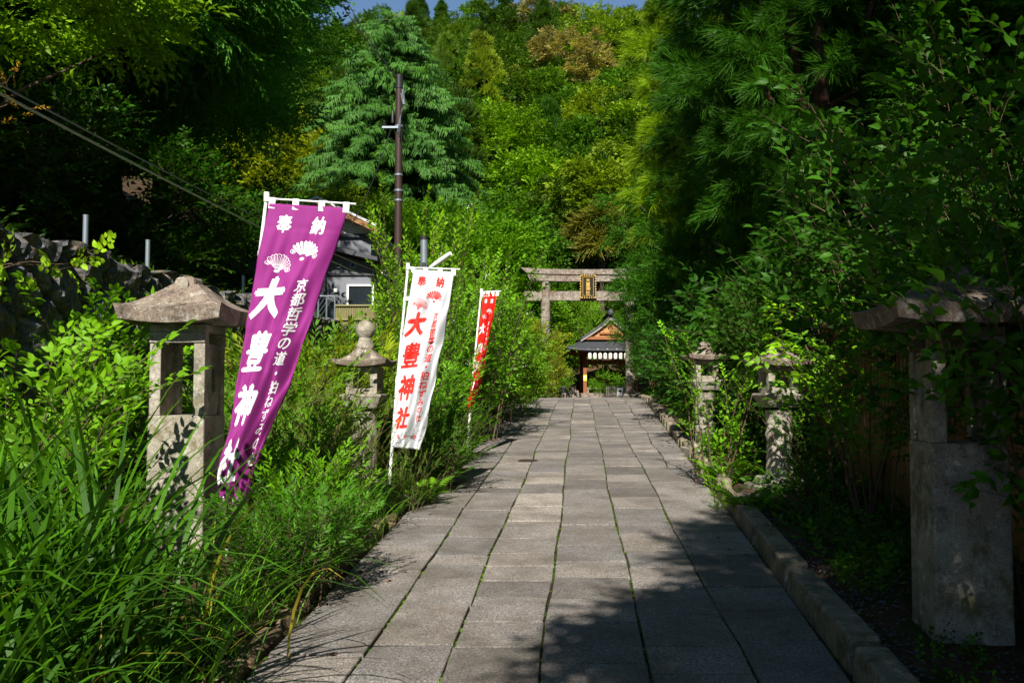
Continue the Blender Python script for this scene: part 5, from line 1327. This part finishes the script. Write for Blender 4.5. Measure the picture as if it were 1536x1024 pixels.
for i, (x, y, sc, lb, c) in enumerate([(4.35, 18.5, .95, 'dark leafy bush at the right kerb near the path top', (.02, .07, .012)), (4.75, 22.5, 1.0, 'dark leafy bush further up the right side of the path', (.02, .07, .012)), (5.4, 27, 1.05, 'dark leafy bush where the right kerb ends', (.02, .07, .012)), (3.9, 14.9, .8, 'shaded bush behind the farthest right lantern', (.03, .08, .01)), (6.0, 34, 1.0, 'dark bush before the pavilion on the right', (.04, .11, .015)), (3.9, 12.3, .9, 'shaded bush behind the middle right lantern', (.025, .07, .01)), (7.0, 40.0, 1.15, 'dark bush at the foot of the right gate pillar', (.025, .07, .01)),
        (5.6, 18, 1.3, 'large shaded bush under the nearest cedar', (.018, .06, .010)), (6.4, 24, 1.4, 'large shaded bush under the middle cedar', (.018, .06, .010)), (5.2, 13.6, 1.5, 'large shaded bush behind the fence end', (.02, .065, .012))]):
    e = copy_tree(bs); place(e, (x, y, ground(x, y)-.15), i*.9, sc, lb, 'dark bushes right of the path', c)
r1 = stemmy('camellia_shrub', 'dark glossy leaved camellia filling the right edge in front of the shaded lantern', 131, 26, 3.1, 1.8, TW['gloss'], (.035, .10, .014), per=34, scale=1.15, thick=.014, arch=.12, lean=.2, leaf_from=.48, side=.9)
place(r1, (4.0, 6.6, ground(4.0, 6.6)-.1), 0)
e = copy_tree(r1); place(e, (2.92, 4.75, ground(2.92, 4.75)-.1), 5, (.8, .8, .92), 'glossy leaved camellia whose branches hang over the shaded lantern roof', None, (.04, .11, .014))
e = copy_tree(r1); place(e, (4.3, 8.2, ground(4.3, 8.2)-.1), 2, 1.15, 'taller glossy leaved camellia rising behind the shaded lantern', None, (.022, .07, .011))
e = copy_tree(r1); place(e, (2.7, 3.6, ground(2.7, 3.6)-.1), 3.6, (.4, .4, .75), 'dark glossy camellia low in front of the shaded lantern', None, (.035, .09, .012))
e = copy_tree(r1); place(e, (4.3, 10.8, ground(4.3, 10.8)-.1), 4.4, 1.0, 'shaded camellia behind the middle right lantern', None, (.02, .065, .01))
r2 = stemmy('shrub', 'sapling with sunlit lime leaves arching over the middle right lantern', 132, 8, 2.25, .8, TW['gloss'], (.15, .29, .018), per=15, scale=.95, thick=.016, arch=.25, lean=.18, leaf_from=.5, side=.4)
place(r2, (3.15, 9.0, ground(3.15, 9.0)-.05), 1.0)
e = copy_tree(r2); place(e, (2.8, 7.9, ground(2.8, 7.9)-.05), 3.6, (.7, .7, .74), 'thin stemmed sapling before the fence, left of the shaded lantern', None, (.05, .13, .012))
r3 = stemmy('shrub', 'airy upright shrub with small lit leaves left of the middle right lantern', 133, 9, 1.75, .7, TW['near'], (.10, .22, .014), per=14, scale=.75, thick=.011, arch=.08, lean=.22, leaf_from=.15)
place(r3, (2.16, 10.8, ground(2.16, 10.8)-.05), 0)
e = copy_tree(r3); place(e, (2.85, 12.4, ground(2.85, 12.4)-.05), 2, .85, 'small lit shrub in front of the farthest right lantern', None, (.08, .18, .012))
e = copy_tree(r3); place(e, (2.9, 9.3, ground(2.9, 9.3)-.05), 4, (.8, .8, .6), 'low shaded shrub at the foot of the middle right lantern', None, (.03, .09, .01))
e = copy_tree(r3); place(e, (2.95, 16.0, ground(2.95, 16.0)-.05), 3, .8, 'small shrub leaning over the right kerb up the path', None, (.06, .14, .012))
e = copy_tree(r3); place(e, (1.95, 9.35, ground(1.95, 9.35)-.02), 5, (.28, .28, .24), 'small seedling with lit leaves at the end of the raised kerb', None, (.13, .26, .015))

# ---- tree behind the viewer, then unseen trees added to shade the wood
sd = make_tree('broadleaf_tree', 'tree behind the viewer shading the foot of the path', 'tree', 141, 7.2, (1.7, 2.0, 2.5), TW['mid'], MIDG, nclump=70, per=60, cr=.19, trunk_r=.14, low=-.8, scale=1.25)
place(sd, (1.38, -3.0, ground(1.38, -3.0)), 0, (.86, .95, 1.36))
SG = 'unseen trees added to shade the wood'
for x, y, sc, rz, p in [(8.0, 3.5, .95, 0, d2), (7.7, -3.5, 1.0, 1, d1), (11, -1, 1.3, 3, d1), (13, 6, 1.3, 4, d2), (9.2, 8.0, .9, 2, d2), (8.5, -9, 1.2, 5, d2), (8.6, 1, (1.15, 1.15, 1.9), 4, d2), (9.5, -7, (1.2, 1.2, 2.3), 1, d1), (13.5, -3, (1.4, 1.4, 2.2), 2, d2), (14, 2, (1.3, 1.3, 2.1), 5, d1), (6.2, 1.2, (.55, .6, 1.15), 3, d2),
                     (-15.5, 4, 1.3, 0, d1), (-18.5, 9, 1.3, 2, d2), (-17, -2, 1.5, 3, d1), (-22, 4, 1.6, 6, d2)]:
    e = copy_tree(p); place(e, (x, y, ground(x, y)-.3), rz, sc, 'unseen tree added to shade the wood beside the path', SG, DK)

# ================================================================ LIGHT, SKY, CAMERA
EL, AZ = 39.0, math.atan2(.125, 1)       # sunlight travels up the path
d = Vector((math.sin(AZ)*math.cos(R(EL)), math.cos(AZ)*math.cos(R(EL)), -math.sin(R(EL))))
sl_ = bpy.data.lights.new('sun', 'SUN'); sl_.energy = 5.0; sl_.angle = R(.53); sl_.color = (1, .945, .85)
so = bpy.data.objects.new('sun', sl_); COL.objects.link(so); so.rotation_euler = d.to_track_quat('-Z', 'Y').to_euler(); so.location = (0, -20, 30)
w = bpy.data.worlds.new('World'); SC.world = w; w.use_nodes = True; nt = w.node_tree; nt.nodes.clear()
sky = nt.nodes.new('ShaderNodeTexSky'); sky.sky_type = 'NISHITA'; sky.sun_disc = False; sky.sun_elevation = R(EL)
sky.sun_rotation = math.pi+AZ; sky.air_density = 1.0; sky.dust_density = 0; sky.ozone_density = 4
bg = nt.nodes.new('ShaderNodeBackground'); bg.inputs[1].default_value = .062
wo = nt.nodes.new('ShaderNodeOutputWorld'); nt.links.new(sky.outputs[0], bg.inputs[0]); nt.links.new(bg.outputs[0], wo.inputs[0])
cd = bpy.data.cameras.new('camera'); co = bpy.data.objects.new('camera', cd); COL.objects.link(co); SC.camera = co
cd.sensor_width = 36; cd.lens = 36*F/1536; cd.clip_end = 2000; cd.clip_start = .05
co.location = tuple(CAM); co.rotation_euler = (math.pi/2+PITCH, 0, 0)
SC.view_settings.view_transform = 'Standard'; SC.view_settings.look = 'None'; SC.view_settings.exposure = .82; SC.view_settings.gamma = 1
SC.cycles.max_bounces = 6; SC.cycles.diffuse_bounces = 3; SC.cycles.glossy_bounces = 2; SC.cycles.transmission_bounces = 3; SC.cycles.transparent_max_bounces = 4
SC.cycles.use_denoising = True
